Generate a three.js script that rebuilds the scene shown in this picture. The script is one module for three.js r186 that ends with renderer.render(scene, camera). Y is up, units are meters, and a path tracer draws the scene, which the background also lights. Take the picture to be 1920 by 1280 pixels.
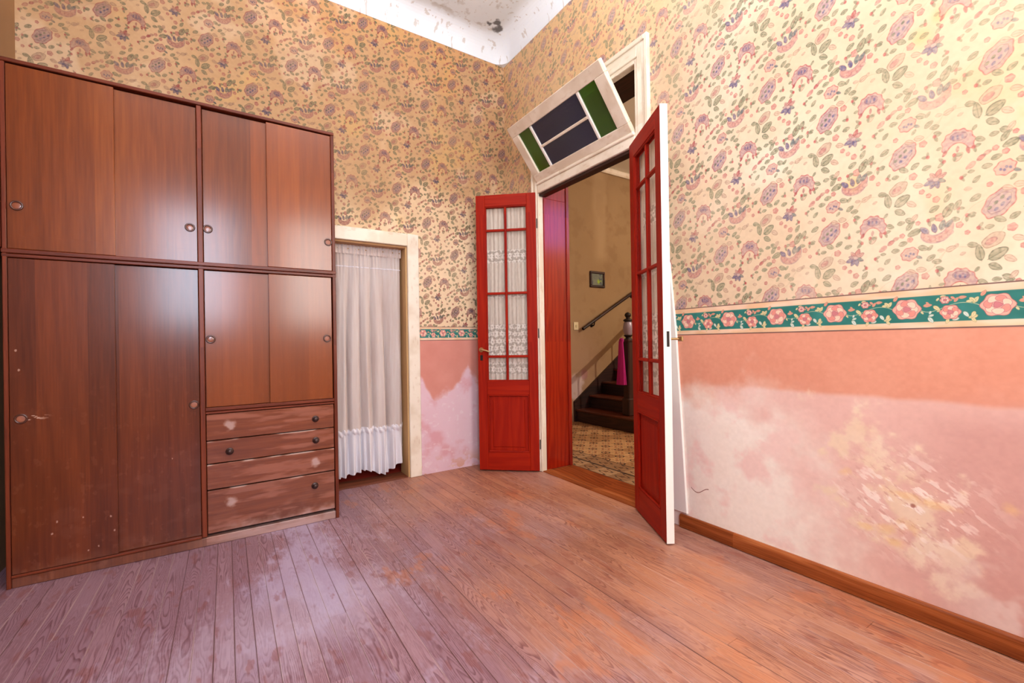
import * as THREE from 'three';
import { mergeGeometries } from 'three/addons/utils/BufferGeometryUtils.js';
import { RectAreaLightUniformsLib } from 'three/addons/lights/RectAreaLightUniformsLib.js';

// ---------------------------------------------------------------- camera, sky, light, exposure
const scene = new THREE.Scene();
const renderer = new THREE.WebGLRenderer({ antialias: true });
renderer.toneMapping = THREE.LinearToneMapping;
renderer.toneMappingExposure = 1.45;
renderer.shadowMap.enabled = true;
RectAreaLightUniformsLib.init();

const camera = new THREE.PerspectiveCamera(75.634, 1.5, 0.05, 60);
{
  const rad = THREE.MathUtils.degToRad, yaw = rad(33.034), pitch = rad(0.114), roll = rad(0.926);
  const f = new THREE.Vector3(Math.sin(yaw) * Math.cos(pitch), Math.sin(pitch), -Math.cos(yaw) * Math.cos(pitch));
  const r = new THREE.Vector3(Math.cos(yaw), 0, Math.sin(yaw)), u = new THREE.Vector3().crossVectors(r, f);
  camera.position.set(-2.447, 1.2, 3.8368);
  camera.up.copy(u.clone().multiplyScalar(Math.cos(roll)).add(r.clone().multiplyScalar(Math.sin(roll))));
  camera.lookAt(camera.position.clone().add(f));
}
scene.background = new THREE.Color(0.55, 0.72, 1.0);
scene.backgroundIntensity = 1.2;

const ROOM = { x0: -3.49, z1: 5.2, h: 4.04, top: 4.21 };
const WINDOWS = [{ x0: -3.3, x1: -2.3 }, { x0: -1.7, x1: -0.7 }];          // two tall windows in the wall behind the camera
const WIN_Y = [1.5, 3.25];
function areaLight(name, color, intensity, w, h, pos, look) {
  const l = new THREE.RectAreaLight(color, intensity, w, h);
  l.name = name; l.position.set(...pos); l.lookAt(...look); scene.add(l);
}
areaLight('window_daylight', new THREE.Color(0.74, 0.83, 1.0), 13, 0.9, 1.65, [-2.8, 2.37, ROOM.z1 - 0.02], [-2.8, 2.37, 0]);
areaLight('window_daylight', new THREE.Color(1.0, 0.95, 0.86), 10, 0.9, 1.65, [-1.2, 2.37, ROOM.z1 - 0.02], [-1.2, 2.37, 0]);
areaLight('hall_window_daylight', new THREE.Color(0.42, 0.34, 1.0), 3, 0.8, 0.8, [2.9, 3.42, 3.97], [2.9, 3.42, 0]);

// ---------------------------------------------------------------- numbers, noise, textures
let rs = 7;
const seed = (n) => { rs = n >>> 0; };
const rnd = () => { rs = (rs + 0x6d2b79f5) | 0; let t = Math.imul(rs ^ (rs >>> 15), 1 | rs); t = (t + Math.imul(t ^ (t >>> 7), 61 | t)) ^ t; return ((t ^ (t >>> 14)) >>> 0) / 4294967296; };
const rr = (a, b) => a + (b - a) * rnd();
const clamp = (x, a = 0, b = 1) => (x < a ? a : x > b ? b : x);
const sstep = (a, b, x) => { const t = clamp((x - a) / (b - a)); return t * t * (3 - 2 * t); };
const lerp = (a, b, t) => a + (b - a) * t;
const mix3 = (a, b, t) => [lerp(a[0], b[0], t), lerp(a[1], b[1], t), lerp(a[2], b[2], t)];
const TAB = new Float32Array(65536);
seed(99); for (let i = 0; i < 65536; i++) TAB[i] = rnd();
function vn(x, y) {
  const xi = Math.floor(x), yi = Math.floor(y); let fx = x - xi, fy = y - yi;
  fx = fx * fx * (3 - 2 * fx); fy = fy * fy * (3 - 2 * fy);
  const a = xi & 255, b = (xi + 1) & 255, c = (yi & 255) << 8, d = ((yi + 1) & 255) << 8;
  return (TAB[a | c] * (1 - fx) + TAB[b | c] * fx) * (1 - fy) + (TAB[a | d] * (1 - fx) + TAB[b | d] * fx) * fy;
}
function fbm(x, y, o = 4) { let s = 0, a = 0.5, n = 0; for (let i = 0; i < o; i++) { s += a * vn(x, y); n += a; a *= 0.5; x = x * 2.03 + 17.3; y = y * 2.03 + 31.7; } return s / n; }

function canvasOf(w, h, fn) {
  const c = document.createElement('canvas'); c.width = w; c.height = h;
  const g = c.getContext('2d'), im = g.createImageData(w, h), d = im.data;
  if (fn) {
    for (let y = 0, i = 0; y < h; y++) for (let x = 0; x < w; x++, i += 4) {
      const q = fn((x + 0.5) / w, 1 - (y + 0.5) / h);
      d[i] = clamp(q[0], 0, 255); d[i + 1] = clamp(q[1], 0, 255); d[i + 2] = clamp(q[2], 0, 255); d[i + 3] = 255;
    }
    g.putImageData(im, 0, 0);
  }
  return c;
}
function tex(c, srgb = true, repeat = false) {
  const t = new THREE.CanvasTexture(c);
  if (srgb) t.colorSpace = THREE.SRGBColorSpace;
  t.magFilter = THREE.LinearFilter; t.anisotropy = 8;
  t.wrapS = t.wrapT = repeat ? THREE.RepeatWrapping : THREE.ClampToEdgeWrapping;
  return t;
}
const std = (o) => new THREE.MeshStandardMaterial(o);
const phy = (o) => new THREE.MeshPhysicalMaterial(o);

// ---------------------------------------------------------------- objects
const taken = new Map();
function numbered(name) { const n = taken.get(name) || 0; taken.set(name, n + 1); return n ? `${name}_${String(n).padStart(3, '0')}` : name; }
function tag(o, label, category, group, kind) {
  if (label) o.userData.label = label;
  if (category) o.userData.category = category;
  if (group) o.userData.group = group;
  if (kind) o.userData.kind = kind;
  return o;
}
function thing(name, label, category, pos = [0, 0, 0], turn = 0, group) {
  const o = new THREE.Group(); o.name = numbered(name); o.position.set(...pos); o.rotation.y = turn; scene.add(o);
  return tag(o, label, category, group);
}
function struct(name, label, pos = [0, 0, 0], turn = 0) {
  const o = new THREE.Group(); o.name = numbered(name); o.position.set(...pos); o.rotation.y = turn; scene.add(o);
  return tag(o, label, null, null, 'structure');
}
function part(name, geo, mat, parent, label) {
  const g = Array.isArray(geo) ? mergeGeometries(geo.map((x) => (x.index ? x.toNonIndexed() : x))) : geo;
  const m = new THREE.Mesh(g, mat); m.name = numbered(name); m.castShadow = m.receiveShadow = true;
  if (label) m.userData.label = label;
  parent.add(m);
  return m;
}
// a box with chamfered edges, flat shaded, 44 triangles; uv in metres, v along the grain axis
function bbox(x0, x1, y0, y1, z0, z1, c = 0.002, grain = 'y', off = [0, 0]) {
  const X = [x0, x1], Y = [y0, y1], Z = [z0, z1], pos = [];
  c = Math.min(c, (x1 - x0) * 0.45, (y1 - y0) * 0.45, (z1 - z0) * 0.45);
  const P = (i, j, k, ax) => [X[i] + (ax === 0 ? 0 : i ? -c : c), Y[j] + (ax === 1 ? 0 : j ? -c : c), Z[k] + (ax === 2 ? 0 : k ? -c : c)];
  const ctr = [(x0 + x1) / 2, (y0 + y1) / 2, (z0 + z1) / 2];
  const tri = (a, b, d) => {
    const u = [b[0] - a[0], b[1] - a[1], b[2] - a[2]], v = [d[0] - a[0], d[1] - a[1], d[2] - a[2]];
    const n = [u[1] * v[2] - u[2] * v[1], u[2] * v[0] - u[0] * v[2], u[0] * v[1] - u[1] * v[0]];
    const s = n[0] * (a[0] - ctr[0]) + n[1] * (a[1] - ctr[1]) + n[2] * (a[2] - ctr[2]);
    pos.push(...a, ...(s > 0 ? b : d), ...(s > 0 ? d : b));
  };
  const quad = (a, b, d, e) => { tri(a, b, d); tri(a, d, e); };
  for (const s of [0, 1]) {
    quad(P(s, 0, 0, 0), P(s, 1, 0, 0), P(s, 1, 1, 0), P(s, 0, 1, 0));
    quad(P(0, s, 0, 1), P(1, s, 0, 1), P(1, s, 1, 1), P(0, s, 1, 1));
    quad(P(0, 0, s, 2), P(1, 0, s, 2), P(1, 1, s, 2), P(0, 1, s, 2));
    for (const t of [0, 1]) {
      quad(P(s, t, 0, 0), P(s, t, 1, 0), P(s, t, 1, 1), P(s, t, 0, 1));
      quad(P(s, 0, t, 0), P(s, 1, t, 0), P(s, 1, t, 2), P(s, 0, t, 2));
      quad(P(0, s, t, 1), P(1, s, t, 1), P(1, s, t, 2), P(0, s, t, 2));
      for (const k of [0, 1]) tri(P(s, t, k, 0), P(s, t, k, 1), P(s, t, k, 2));
    }
  }
  const g = new THREE.BufferGeometry();
  g.setAttribute('position', new THREE.Float32BufferAttribute(pos, 3));
  g.computeVertexNormals();
  return uvBox(g, grain, off);
}
function uvBox(g, grain = 'y', off = [0, 0]) {
  if (g.index) g = g.toNonIndexed();
  const p = g.attributes.position, n = g.attributes.normal, uv = new Float32Array(p.count * 2), gi = 'xyz'.indexOf(grain);
  for (let i = 0; i < p.count; i += 3) {
    const q = [0, 1, 2].map((k) => Math.abs(n.getComponent(i, k) + n.getComponent(i + 1, k) + n.getComponent(i + 2, k)));
    let drop = q.indexOf(Math.max(...q)), a = [0, 1, 2].filter((k) => k !== drop);
    const vi = a.includes(gi) ? gi : a[1], ui = a[0] === vi ? a[1] : a[0];
    for (let j = i; j < i + 3; j++) { uv[2 * j] = p.getComponent(j, ui) + off[0]; uv[2 * j + 1] = p.getComponent(j, vi) + off[1]; }
  }
  g.setAttribute('uv', new THREE.BufferAttribute(uv, 2));
  return g;
}
// uv from two position axes over a rectangle
function uvPlane(g, ui, vi, u0, u1, v0, v1) {
  const p = g.attributes.position, uv = new Float32Array(p.count * 2);
  for (let i = 0; i < p.count; i++) { uv[2 * i] = (p.getComponent(i, ui) - u0) / (u1 - u0); uv[2 * i + 1] = (p.getComponent(i, vi) - v0) / (v1 - v0); }
  g.setAttribute('uv', new THREE.BufferAttribute(uv, 2));
  return g;
}
function shapeOf(a0, a1, y0, y1, holes = []) {
  const s = new THREE.Shape([[a0, y0], [a1, y0], [a1, y1], [a0, y1]].map((q) => new THREE.Vector2(...q)));
  for (const [b0, b1, c0, c1] of holes) s.holes.push(new THREE.Path([[b0, c0], [b0, c1], [b1, c1], [b1, c0]].map((q) => new THREE.Vector2(...q))));
  return s;
}
const slab = (shape, depth) => new THREE.ExtrudeGeometry(shape, { depth, bevelEnabled: false, curveSegments: 10 });
// a solid wall part in the wall's own plane: axis 'z' faces +z from z = at; axis 'x' faces -x from x = at
function onWall(shape, depth, axis, at) {
  const g = slab(shape, depth);
  if (axis === 'z') g.translate(0, 0, at); else { g.rotateY(-Math.PI / 2); g.translate(at, 0, 0); }
  return g;
}
const cyl = (r0, r1, h, n = 20) => new THREE.CylinderGeometry(r0, r1, h, n);
const lathe = (pts, n = 24) => new THREE.LatheGeometry(pts.map((p) => new THREE.Vector2(...p)), n);

// ---------------------------------------------------------------- wallpaper print
function blob(g, pts, fill, line, lw) {
  g.beginPath();
  const n = pts.length, m = (a, b) => [(a[0] + b[0]) / 2, (a[1] + b[1]) / 2];
  let s = m(pts[n - 1], pts[0]); g.moveTo(...s);
  for (let i = 0; i < n; i++) { const e = m(pts[i], pts[(i + 1) % n]); g.quadraticCurveTo(pts[i][0], pts[i][1], e[0], e[1]); }
  g.closePath();
  if (fill) { g.fillStyle = fill; g.fill(); }
  if (line) { g.strokeStyle = line; g.lineWidth = lw; g.stroke(); }
}
const ringPts = (n, f) => Array.from({ length: n }, (_, i) => { const a = (i / n) * 2 * Math.PI, r = f(a, i); return [r[0] ?? r * Math.cos(a), r[1] ?? r * Math.sin(a)]; });
const oval = (a, b, wob = 0, k = 6, n = 26) => ringPts(n, (t) => { const r = 1 + wob * Math.cos(k * t); return [a * r * Math.cos(t), b * r * Math.sin(t)]; });
function leafMark(g, x, y, len, ang, col, line) {
  g.save(); g.translate(x, y); g.rotate(ang);
  blob(g, [[0, 0], [len * 0.3, -len * 0.26], [len * 0.7, -len * 0.22], [len * 1.05, 0], [len * 0.7, len * 0.2], [len * 0.3, len * 0.24]], col, line, len * 0.05);
  g.beginPath(); g.moveTo(0, 0); g.lineTo(len * 0.85, 0); g.strokeStyle = line; g.lineWidth = len * 0.035; g.stroke();
  g.restore();
}
const INK = { out: 'rgba(120,84,88,.75)', red: 'rgba(188,84,82,.8)', rose: 'rgba(196,132,122,.75)', mauve: 'rgba(168,138,142,.72)', blue: 'rgba(98,96,138,.8)', green: 'rgba(138,142,108,.72)', dgreen: 'rgba(92,104,80,.75)', pale: 'rgba(206,178,150,.7)', teal: 'rgba(92,118,118,.75)' };
const MOTIF = {
  oval(g) {
    g.rotate(-0.62);
    blob(g, oval(0.066, 0.043, 0.08, 7), INK.mauve, INK.red, 0.004);
    blob(g, oval(0.048, 0.028, 0.05, 7), 'rgba(186,160,160,.7)', INK.out, 0.002);
    for (let i = 0; i < 6; i++) blob(g, oval(0.009, 0.006).map(([x, y]) => [x - 0.034 + i * 0.0135, y + (i % 2 ? 0.011 : -0.009)]), i % 2 ? INK.blue : INK.dgreen);
  },
  bowl(g) {
    g.rotate(-0.12);
    blob(g, [[-0.062, -0.012], [-0.066, 0.012], [-0.05, 0.036], [-0.01, 0.05], [0.03, 0.044], [0.058, 0.014], [0.066, -0.022], [0.05, -0.03], [0.03, 0.004], [0, 0.016], [-0.03, 0.01], [-0.044, -0.014]], INK.rose, INK.mauve, 0.005);
    for (const [x, y, a, l] of [[-0.03, 0, -2.3, 0.05], [-0.006, 0.006, -1.7, 0.046], [0.014, 0.002, -1.2, 0.05], [0.03, -0.006, -0.7, 0.045]]) leafMark(g, x, y, l, a, a < -1.5 ? INK.blue : INK.teal, INK.out);
    for (let i = 0; i < 5; i++) { g.save(); g.translate(-0.045 + i * 0.023, 0.036 - Math.abs(i - 2) * 0.009); blob(g, oval(0.012, 0.01), 'rgba(214,160,146,.6)', INK.out, 0.0012); g.restore(); }
    leafMark(g, -0.06, -0.03, 0.06, 2.9, INK.green, INK.dgreen); leafMark(g, 0.03, -0.05, 0.07, -0.9, INK.green, INK.dgreen);
  },
  arch(g) {
    g.rotate(0.1);
    const n = 7, pts = [];
    for (let i = 0; i <= 14; i++) { const t = Math.PI * (1.12 - (i / 14) * 1.24), r = 0.062 + 0.006 * Math.cos(i * Math.PI * (n / 7)); pts.push([r * Math.cos(t) * 1.05, -r * Math.sin(t) * 0.85 + 0.012]); }
    pts.push([0.044, 0.038], [0.03, 0.018], [0.0, 0.006], [-0.03, 0.018], [-0.046, 0.042]);
    blob(g, pts, 'rgba(178,140,142,.72)', INK.red, 0.004);
    blob(g, oval(0.034, 0.016).map(([x, y]) => [x, y - 0.014]), 'rgba(150,118,132,.7)', INK.out, 0.002);
    for (const x of [-0.022, -0.004, 0.016]) blob(g, oval(0.005, 0.008).map(([a, b]) => [a + x, b - 0.012]), INK.blue);
    leafMark(g, -0.042, 0.03, 0.03, 2.2, INK.red, INK.out); leafMark(g, 0.036, 0.028, 0.03, 1.2, INK.red, INK.out); leafMark(g, 0.0, 0.02, 0.026, 1.6, INK.rose, INK.out);
  },
  blue(g) {
    for (const [a, c, l] of [[-1.2, INK.red, 0.055], [-0.5, INK.rose, 0.05], [0.5, INK.teal, 0.045], [2.1, INK.blue, 0.05], [2.8, INK.blue, 0.055], [1.4, INK.blue, 0.05], [-2.1, INK.rose, 0.046], [-2.8, INK.mauve, 0.04]]) leafMark(g, 0, 0, l, a, c, INK.out);
    blob(g, oval(0.012, 0.01), 'rgba(206,180,170,.9)', INK.out, 0.002);
  },
  leaf3(g) {
    leafMark(g, -0.012, 0.0, 0.075, -1.75, INK.green, INK.dgreen); leafMark(g, 0.01, -0.004, 0.09, -0.45, INK.green, INK.dgreen); leafMark(g, 0.012, 0.014, 0.06, 0.45, INK.green, INK.dgreen);
    leafMark(g, -0.02, 0.02, 0.03, 2.4, INK.green, INK.dgreen);
  },
  rosebud(g) {
    g.rotate(-0.5);
    blob(g, oval(0.05, 0.03, 0.05, 5), 'rgba(184,156,132,.62)', 'rgba(136,112,88,.8)', 0.003);
    blob(g, oval(0.026, 0.014).map(([x, y]) => [x - 0.01, y]), INK.rose, INK.out, 0.002);
  },
  smallarch(g) {
    g.rotate(-0.3);
    blob(g, oval(0.036, 0.03, 0.1, 7), 'rgba(190,150,140,.7)', INK.red, 0.0035);
    for (let i = 0; i < 4; i++) blob(g, oval(0.005, 0.006).map(([x, y]) => [x - 0.015 + i * 0.01, y + (i % 2) * 0.008]), INK.blue);
    leafMark(g, 0.02, 0.02, 0.03, 0.8, INK.teal, INK.out);
  },
  red(g) { leafMark(g, 0, 0, 0.034, -0.5, INK.red, INK.out); leafMark(g, 0.02, -0.016, 0.03, -0.3, INK.rose, INK.green); leafMark(g, 0, 0, 0.04, 2.6, INK.rose, INK.rose); },
};
const SPOTS = { bowl: [3.004, 2.457], arch: [3.07, 2.255], oval: [3.177, 2.527], blue: [3.003, 2.669], leaf3: [3.137, 2.315], rosebud: [3.16, 2.392], smallarch: [2.916, 2.38], red: [3.119, 2.156] };
const SIZE = { oval: [0.68, 0.92], bowl: [0.72, 0.84], arch: [0.66, 0.95], blue: [0.68, 0.72], leaf3: [0.62, 0.84], rosebud: [0.6, 0.72], smallarch: [0.72, 0.82], red: [0.8, 1] };
const FILL = []; seed(31);
for (let tries = 0; tries < 4000 && FILL.length < 62; tries++) {
  const p = [rr(2.9, 3.455), rr(2.15, 2.424)];
  const far = (q, d) => [[0, 0], [0.2775, 0.274], [0.2775, -0.274], [-0.2775, 0.274], [-0.2775, -0.274], [0.555, 0], [-0.555, 0], [0, 0.548], [0, -0.548]].every(([a, b]) => Math.hypot(p[0] - q[0] + a, p[1] - q[1] + b) > d);
  if (Object.entries(SPOTS).every(([k, q]) => far(q, k === 'red' || k === 'smallarch' ? 0.034 : 0.05)) && FILL.every((f) => far(f.p, 0.029))) FILL.push({ p, kind: Math.floor(rr(0, 5)), a: rr(-0.9, 0.5) + (rnd() < 0.35 ? Math.PI : 0), s: rr(0.022, 0.044) });
}
function drawPaper(g, S, a0, a1, y1, y0, du, dv, strength) {
  g.save(); g.scale(S, S); g.globalAlpha = strength;
  for (let i = -30; i < 30; i++) for (let j = -30; j < 30; j++) {
    const ox = (i + j) * 0.2775 + du, oy = (i - j) * 0.274 + dv;
    const put = (p, fn) => {
      const x = p[0] + ox, y = p[1] + oy;
      if (x < a0 - 0.1 || x > a1 + 0.1 || y < y0 - 0.1 || y > y1 + 0.1) return;
      g.save(); g.translate(x - a0, y1 - y); g.scale(1.1, 1.1); fn(); g.restore();
    };
    for (const k in SPOTS) put(SPOTS[k], () => { g.scale(...(SIZE[k] || [0.66, 0.86])); MOTIF[k](g); });
    for (const f of FILL) put(f.p, () => {
      g.scale(0.78, 1.02);
      if (f.kind < 3) leafMark(g, -f.s / 2, 0, f.s, f.a, f.kind === 2 ? INK.pale : INK.green, f.kind === 2 ? 'rgba(150,120,96,.7)' : INK.dgreen);
      else if (f.kind === 3) blob(g, oval(f.s * 0.36, f.s * 0.3, 0.1, 5), INK.rose, INK.red, 0.0018);
      else { leafMark(g, 0, 0, f.s * 0.7, f.a, INK.green, INK.dgreen); leafMark(g, 0, 0, f.s * 0.6, f.a + 1.4, INK.green, INK.dgreen); blob(g, oval(0.007, 0.007), INK.red); }
    });
    put([2.9, 2.3], () => { g.strokeStyle = 'rgba(170,150,112,.5)'; g.lineWidth = 0.0016; g.beginPath(); g.moveTo(-0.1, 0.1); g.bezierCurveTo(-0.05, -0.06, 0.06, 0.1, 0.12, -0.08); g.stroke(); });
    put([3.08, 2.38], () => { g.strokeStyle = 'rgba(170,150,112,.5)'; g.lineWidth = 0.0016; g.beginPath(); g.moveTo(-0.08, 0.06); g.bezierCurveTo(-0.02, -0.08, 0.03, 0.08, 0.1, -0.05); g.stroke(); });
  }
  g.restore();
}
function paperTexture(w, h, a0, a1, y0, y1, du, dv, base, strength, stainTone, ink) {
  const c = canvasOf(w, h, (u, v) => {
    const a = lerp(a0, a1, u), y = lerp(y0, y1, v);
    const n = fbm(a * 1.3 + 4, y * 1.3, 4), f = fbm(a * 60, y * 60, 2) - 0.5;
    let q = mix3(base[0], base[1], sstep(0.38, 0.68, n));
    q = stainTone(a, y, q);
    return [q[0] + f * 9, q[1] + f * 9, q[2] + f * 9];
  });
  const g = c.getContext('2d'), S = w / (a1 - a0), pc = document.createElement('canvas'); pc.width = w; pc.height = h;
  const pg = pc.getContext('2d');
  drawPaper(pg, S, a0, a1, y1, y0, du, dv, 1);
  const im = g.getImageData(0, 0, w, h), d = im.data, p = pg.getImageData(0, 0, w, h).data;
  for (let y = 0, i = 0; y < h; y++) for (let x = 0; x < w; x++, i += 4) {          // the print is worn: it thins in patches and in specks
    if (!p[i + 3]) continue;
    const a = a0 + x / S, b = y1 - y / S, k = (p[i + 3] / 255) * strength * clamp(0.5 + 0.7 * fbm(a * 2.1, b * 2.1, 2)) * (0.6 + 0.75 * vn(a * 150, b * 150));
    for (let q = 0; q < 3; q++) d[i + q] = lerp(d[i + q], p[i + q] * ink[q], clamp(k));
  }
  g.putImageData(im, 0, 0);
  return tex(c);
}

// the green frieze: u along the wall in metres, roses every 0.265 m
function borderTexture(w, len, h, g0, g1, phase, sc = 1) {
  const c = canvasOf(w, 128, (u, v) => {
    const a = u * len, y = v * h, n = fbm(a * 14, y * 14, 3) - 0.5;
    const green = sstep(g0 - 0.002, g0 + 0.002, y) * (1 - sstep(g1 - 0.002, g1 + 0.002, y));
    const edge = Math.min(Math.abs(y - 0.003), Math.abs(y - (h - 0.003))) < 0.0025;
    let q = edge ? [120, 92, 84] : mix3([232, 190, 150], [236, 204, 176], sstep(0.3, 0.7, fbm(a * 9, y * 30, 2)));
    q = mix3(q, mix3([26, 108, 100], [34, 122, 116], n + 0.5), green * 0.96);
    return [q[0] + n * 22, q[1] + n * 22, q[2] + n * 22];
  });
  const g = c.getContext('2d'), S = w / len, SY = 128 / h;
  g.save(); g.scale(S, SY);
  const C = (y) => h - y, mid = (g0 + g1) / 2;
  g.translate(0, C(mid)); g.scale(sc, sc); g.translate(0, -C(mid));
  for (let k = -1; k < len / sc / 0.265 + 1; k++) {
    const x0 = k * 0.265 + phase;
    g.strokeStyle = 'rgba(220,206,160,.85)'; g.lineWidth = 0.0022; g.beginPath(); g.moveTo(x0 + 0.04, C(mid)); g.bezierCurveTo(x0 + 0.09, C(mid - 0.05), x0 + 0.14, C(mid + 0.06), x0 + 0.225, C(mid)); g.stroke();
    for (let i = 0; i < 26; i++) {
      const t = (i * 0.618) % 1, up = i % 2 ? 1 : -1, x = x0 + 0.045 + t * 0.18, y = mid + up * (0.008 + ((i * 37) % 10) * 0.0042);
      leafMark(g, x, C(y), 0.017 + ((i * 13) % 5) * 0.0036, up * -1 + (i % 3) * 0.9, i % 4 === 1 ? 'rgba(226,150,130,.95)' : i % 4 === 2 ? 'rgba(214,224,216,.95)' : 'rgba(226,208,158,.95)', 'rgba(120,120,80,.6)');
    }
    const rose = (x, y, r, a, b) => {
      g.save(); g.translate(x, C(y));
      blob(g, oval(r, r * 0.95, 0.1, 6), a, 'rgba(176,96,96,.9)', 0.002);
      for (let i = 0; i < 7; i++) { const t = i * 0.9 + x * 9; g.save(); g.translate(Math.cos(t) * r * 0.56, Math.sin(t) * r * 0.54); g.rotate(t); blob(g, oval(r * 0.26, r * 0.36, 0.08, 3), i % 2 ? b : 'rgba(242,206,180,.92)', 'rgba(160,96,110,.8)', 0.0014); g.restore(); }
      blob(g, oval(r * 0.26, r * 0.24, 0.1, 3), 'rgba(196,116,124,.9)', 'rgba(150,84,96,.8)', 0.0014);
      g.restore();
    };
    rose(x0, mid + 0.002, 0.045, 'rgba(232,170,152,.96)', 'rgba(222,140,128,.9)');
    rose(x0 + 0.135, mid - 0.018, 0.03, 'rgba(236,160,140,.96)', 'rgba(226,140,124,.9)');
    rose(x0 + 0.12, mid + 0.032, 0.015, 'rgba(232,168,150,.95)', 'rgba(240,200,180,.9)');
  }
  g.restore();
  return tex(c);
}

// ---------------------------------------------------------------- woods and paints
function woodCanvas(w, h, W, H, dark, mid, light, sd, contrast = 1, fine = 1) {      // grain along v; W x H metres, tiled
  return canvasOf(w, h, (u, v) => {
    const x = u * W, y = v * H, s = sd * 7.7;
    const wav = fbm(x * 5 + s, y * 0.9 + s, 3), ring = Math.sin((x * 34 + wav * 9 + fbm(x * 20, y * 1.2 + s, 2) * 2) * 3.2) * 0.5 + 0.5;
    const fib = fbm(x * 420 * fine + s, y * 9, 2), t = clamp(0.5 + contrast * ((ring - 0.5) * 0.5 + (fib - 0.5) * 0.7 + (fbm(x * 3 + s, y * 0.6, 2) - 0.5) * 0.8));
    return t < 0.5 ? mix3(dark, mid, t * 2) : mix3(mid, light, t * 2 - 1);
  });
}
const wrapTex = (c, W, H) => { const t = tex(c, true, true); t.repeat.set(1 / W, 1 / H); return t; };
const tRed = wrapTex(woodCanvas(512, 1024, 0.5, 1.2, [124, 16, 4], [150, 24, 6], [172, 38, 10], 3, 0.6), 0.5, 1.2);
const tBrown = wrapTex(woodCanvas(512, 1024, 0.5, 1.2, [92, 48, 30], [132, 72, 42], [156, 92, 56], 5, 0.9), 0.5, 1.2);
const tDark = wrapTex(woodCanvas(256, 512, 0.5, 1.2, [28, 13, 10], [44, 21, 16], [62, 32, 24], 8, 1), 0.5, 1.2);
const tOak = wrapTex(woodCanvas(512, 1024, 0.5, 1.2, [118, 56, 24], [152, 80, 38], [178, 104, 58], 11, 0.9), 0.5, 1.2);
const tScarlet = wrapTex(woodCanvas(512, 1024, 0.5, 1.2, [142, 16, 3], [184, 38, 6], [206, 62, 14], 4, 0.7), 0.5, 1.2);
const cCream = canvasOf(512, 512, (u, v) => {
  const n = fbm(u * 6, v * 6, 4), d = fbm(u * 40 + 9, v * 14, 3), q = mix3([228, 214, 192], [242, 232, 214], sstep(0.35, 0.65, n));
  return mix3(q, [190, 160, 128], sstep(0.68, 0.8, d) * 0.22);
});
const tCream = wrapTex(cCream, 0.9, 0.9);
const M = {
  red: phy({ map: tRed, roughness: 0.5, specularIntensity: 0.25, clearcoat: 0.1, clearcoatRoughness: 0.2 }),
  redReveal: phy({ map: tScarlet, color: 0xd6c4b4, roughness: 0.45, specularIntensity: 0.3, clearcoat: 0.9, clearcoatRoughness: 0.16 }),
  brown: phy({ map: tBrown, roughness: 0.4, specularIntensity: 0.4, clearcoat: 0.25, clearcoatRoughness: 0.3 }),
  dark: std({ map: tDark, roughness: 0.5 }),
  cream: std({ map: tCream, roughness: 0.55 }),
  white: std({ color: 0xf4f0ea, roughness: 0.55 }),
  brass: std({ color: 0xb49468, metalness: 0.9, roughness: 0.35 }),
  iron: std({ color: 0x2c2522, metalness: 0.6, roughness: 0.45 }),
  glass: phy({ color: 0xffffff, roughness: 0.03, transmission: 1, thickness: 0, ior: 1.5, specularIntensity: 0.12 }),
  black: std({ color: 0x120c0a, roughness: 0.9 }),
};

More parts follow.
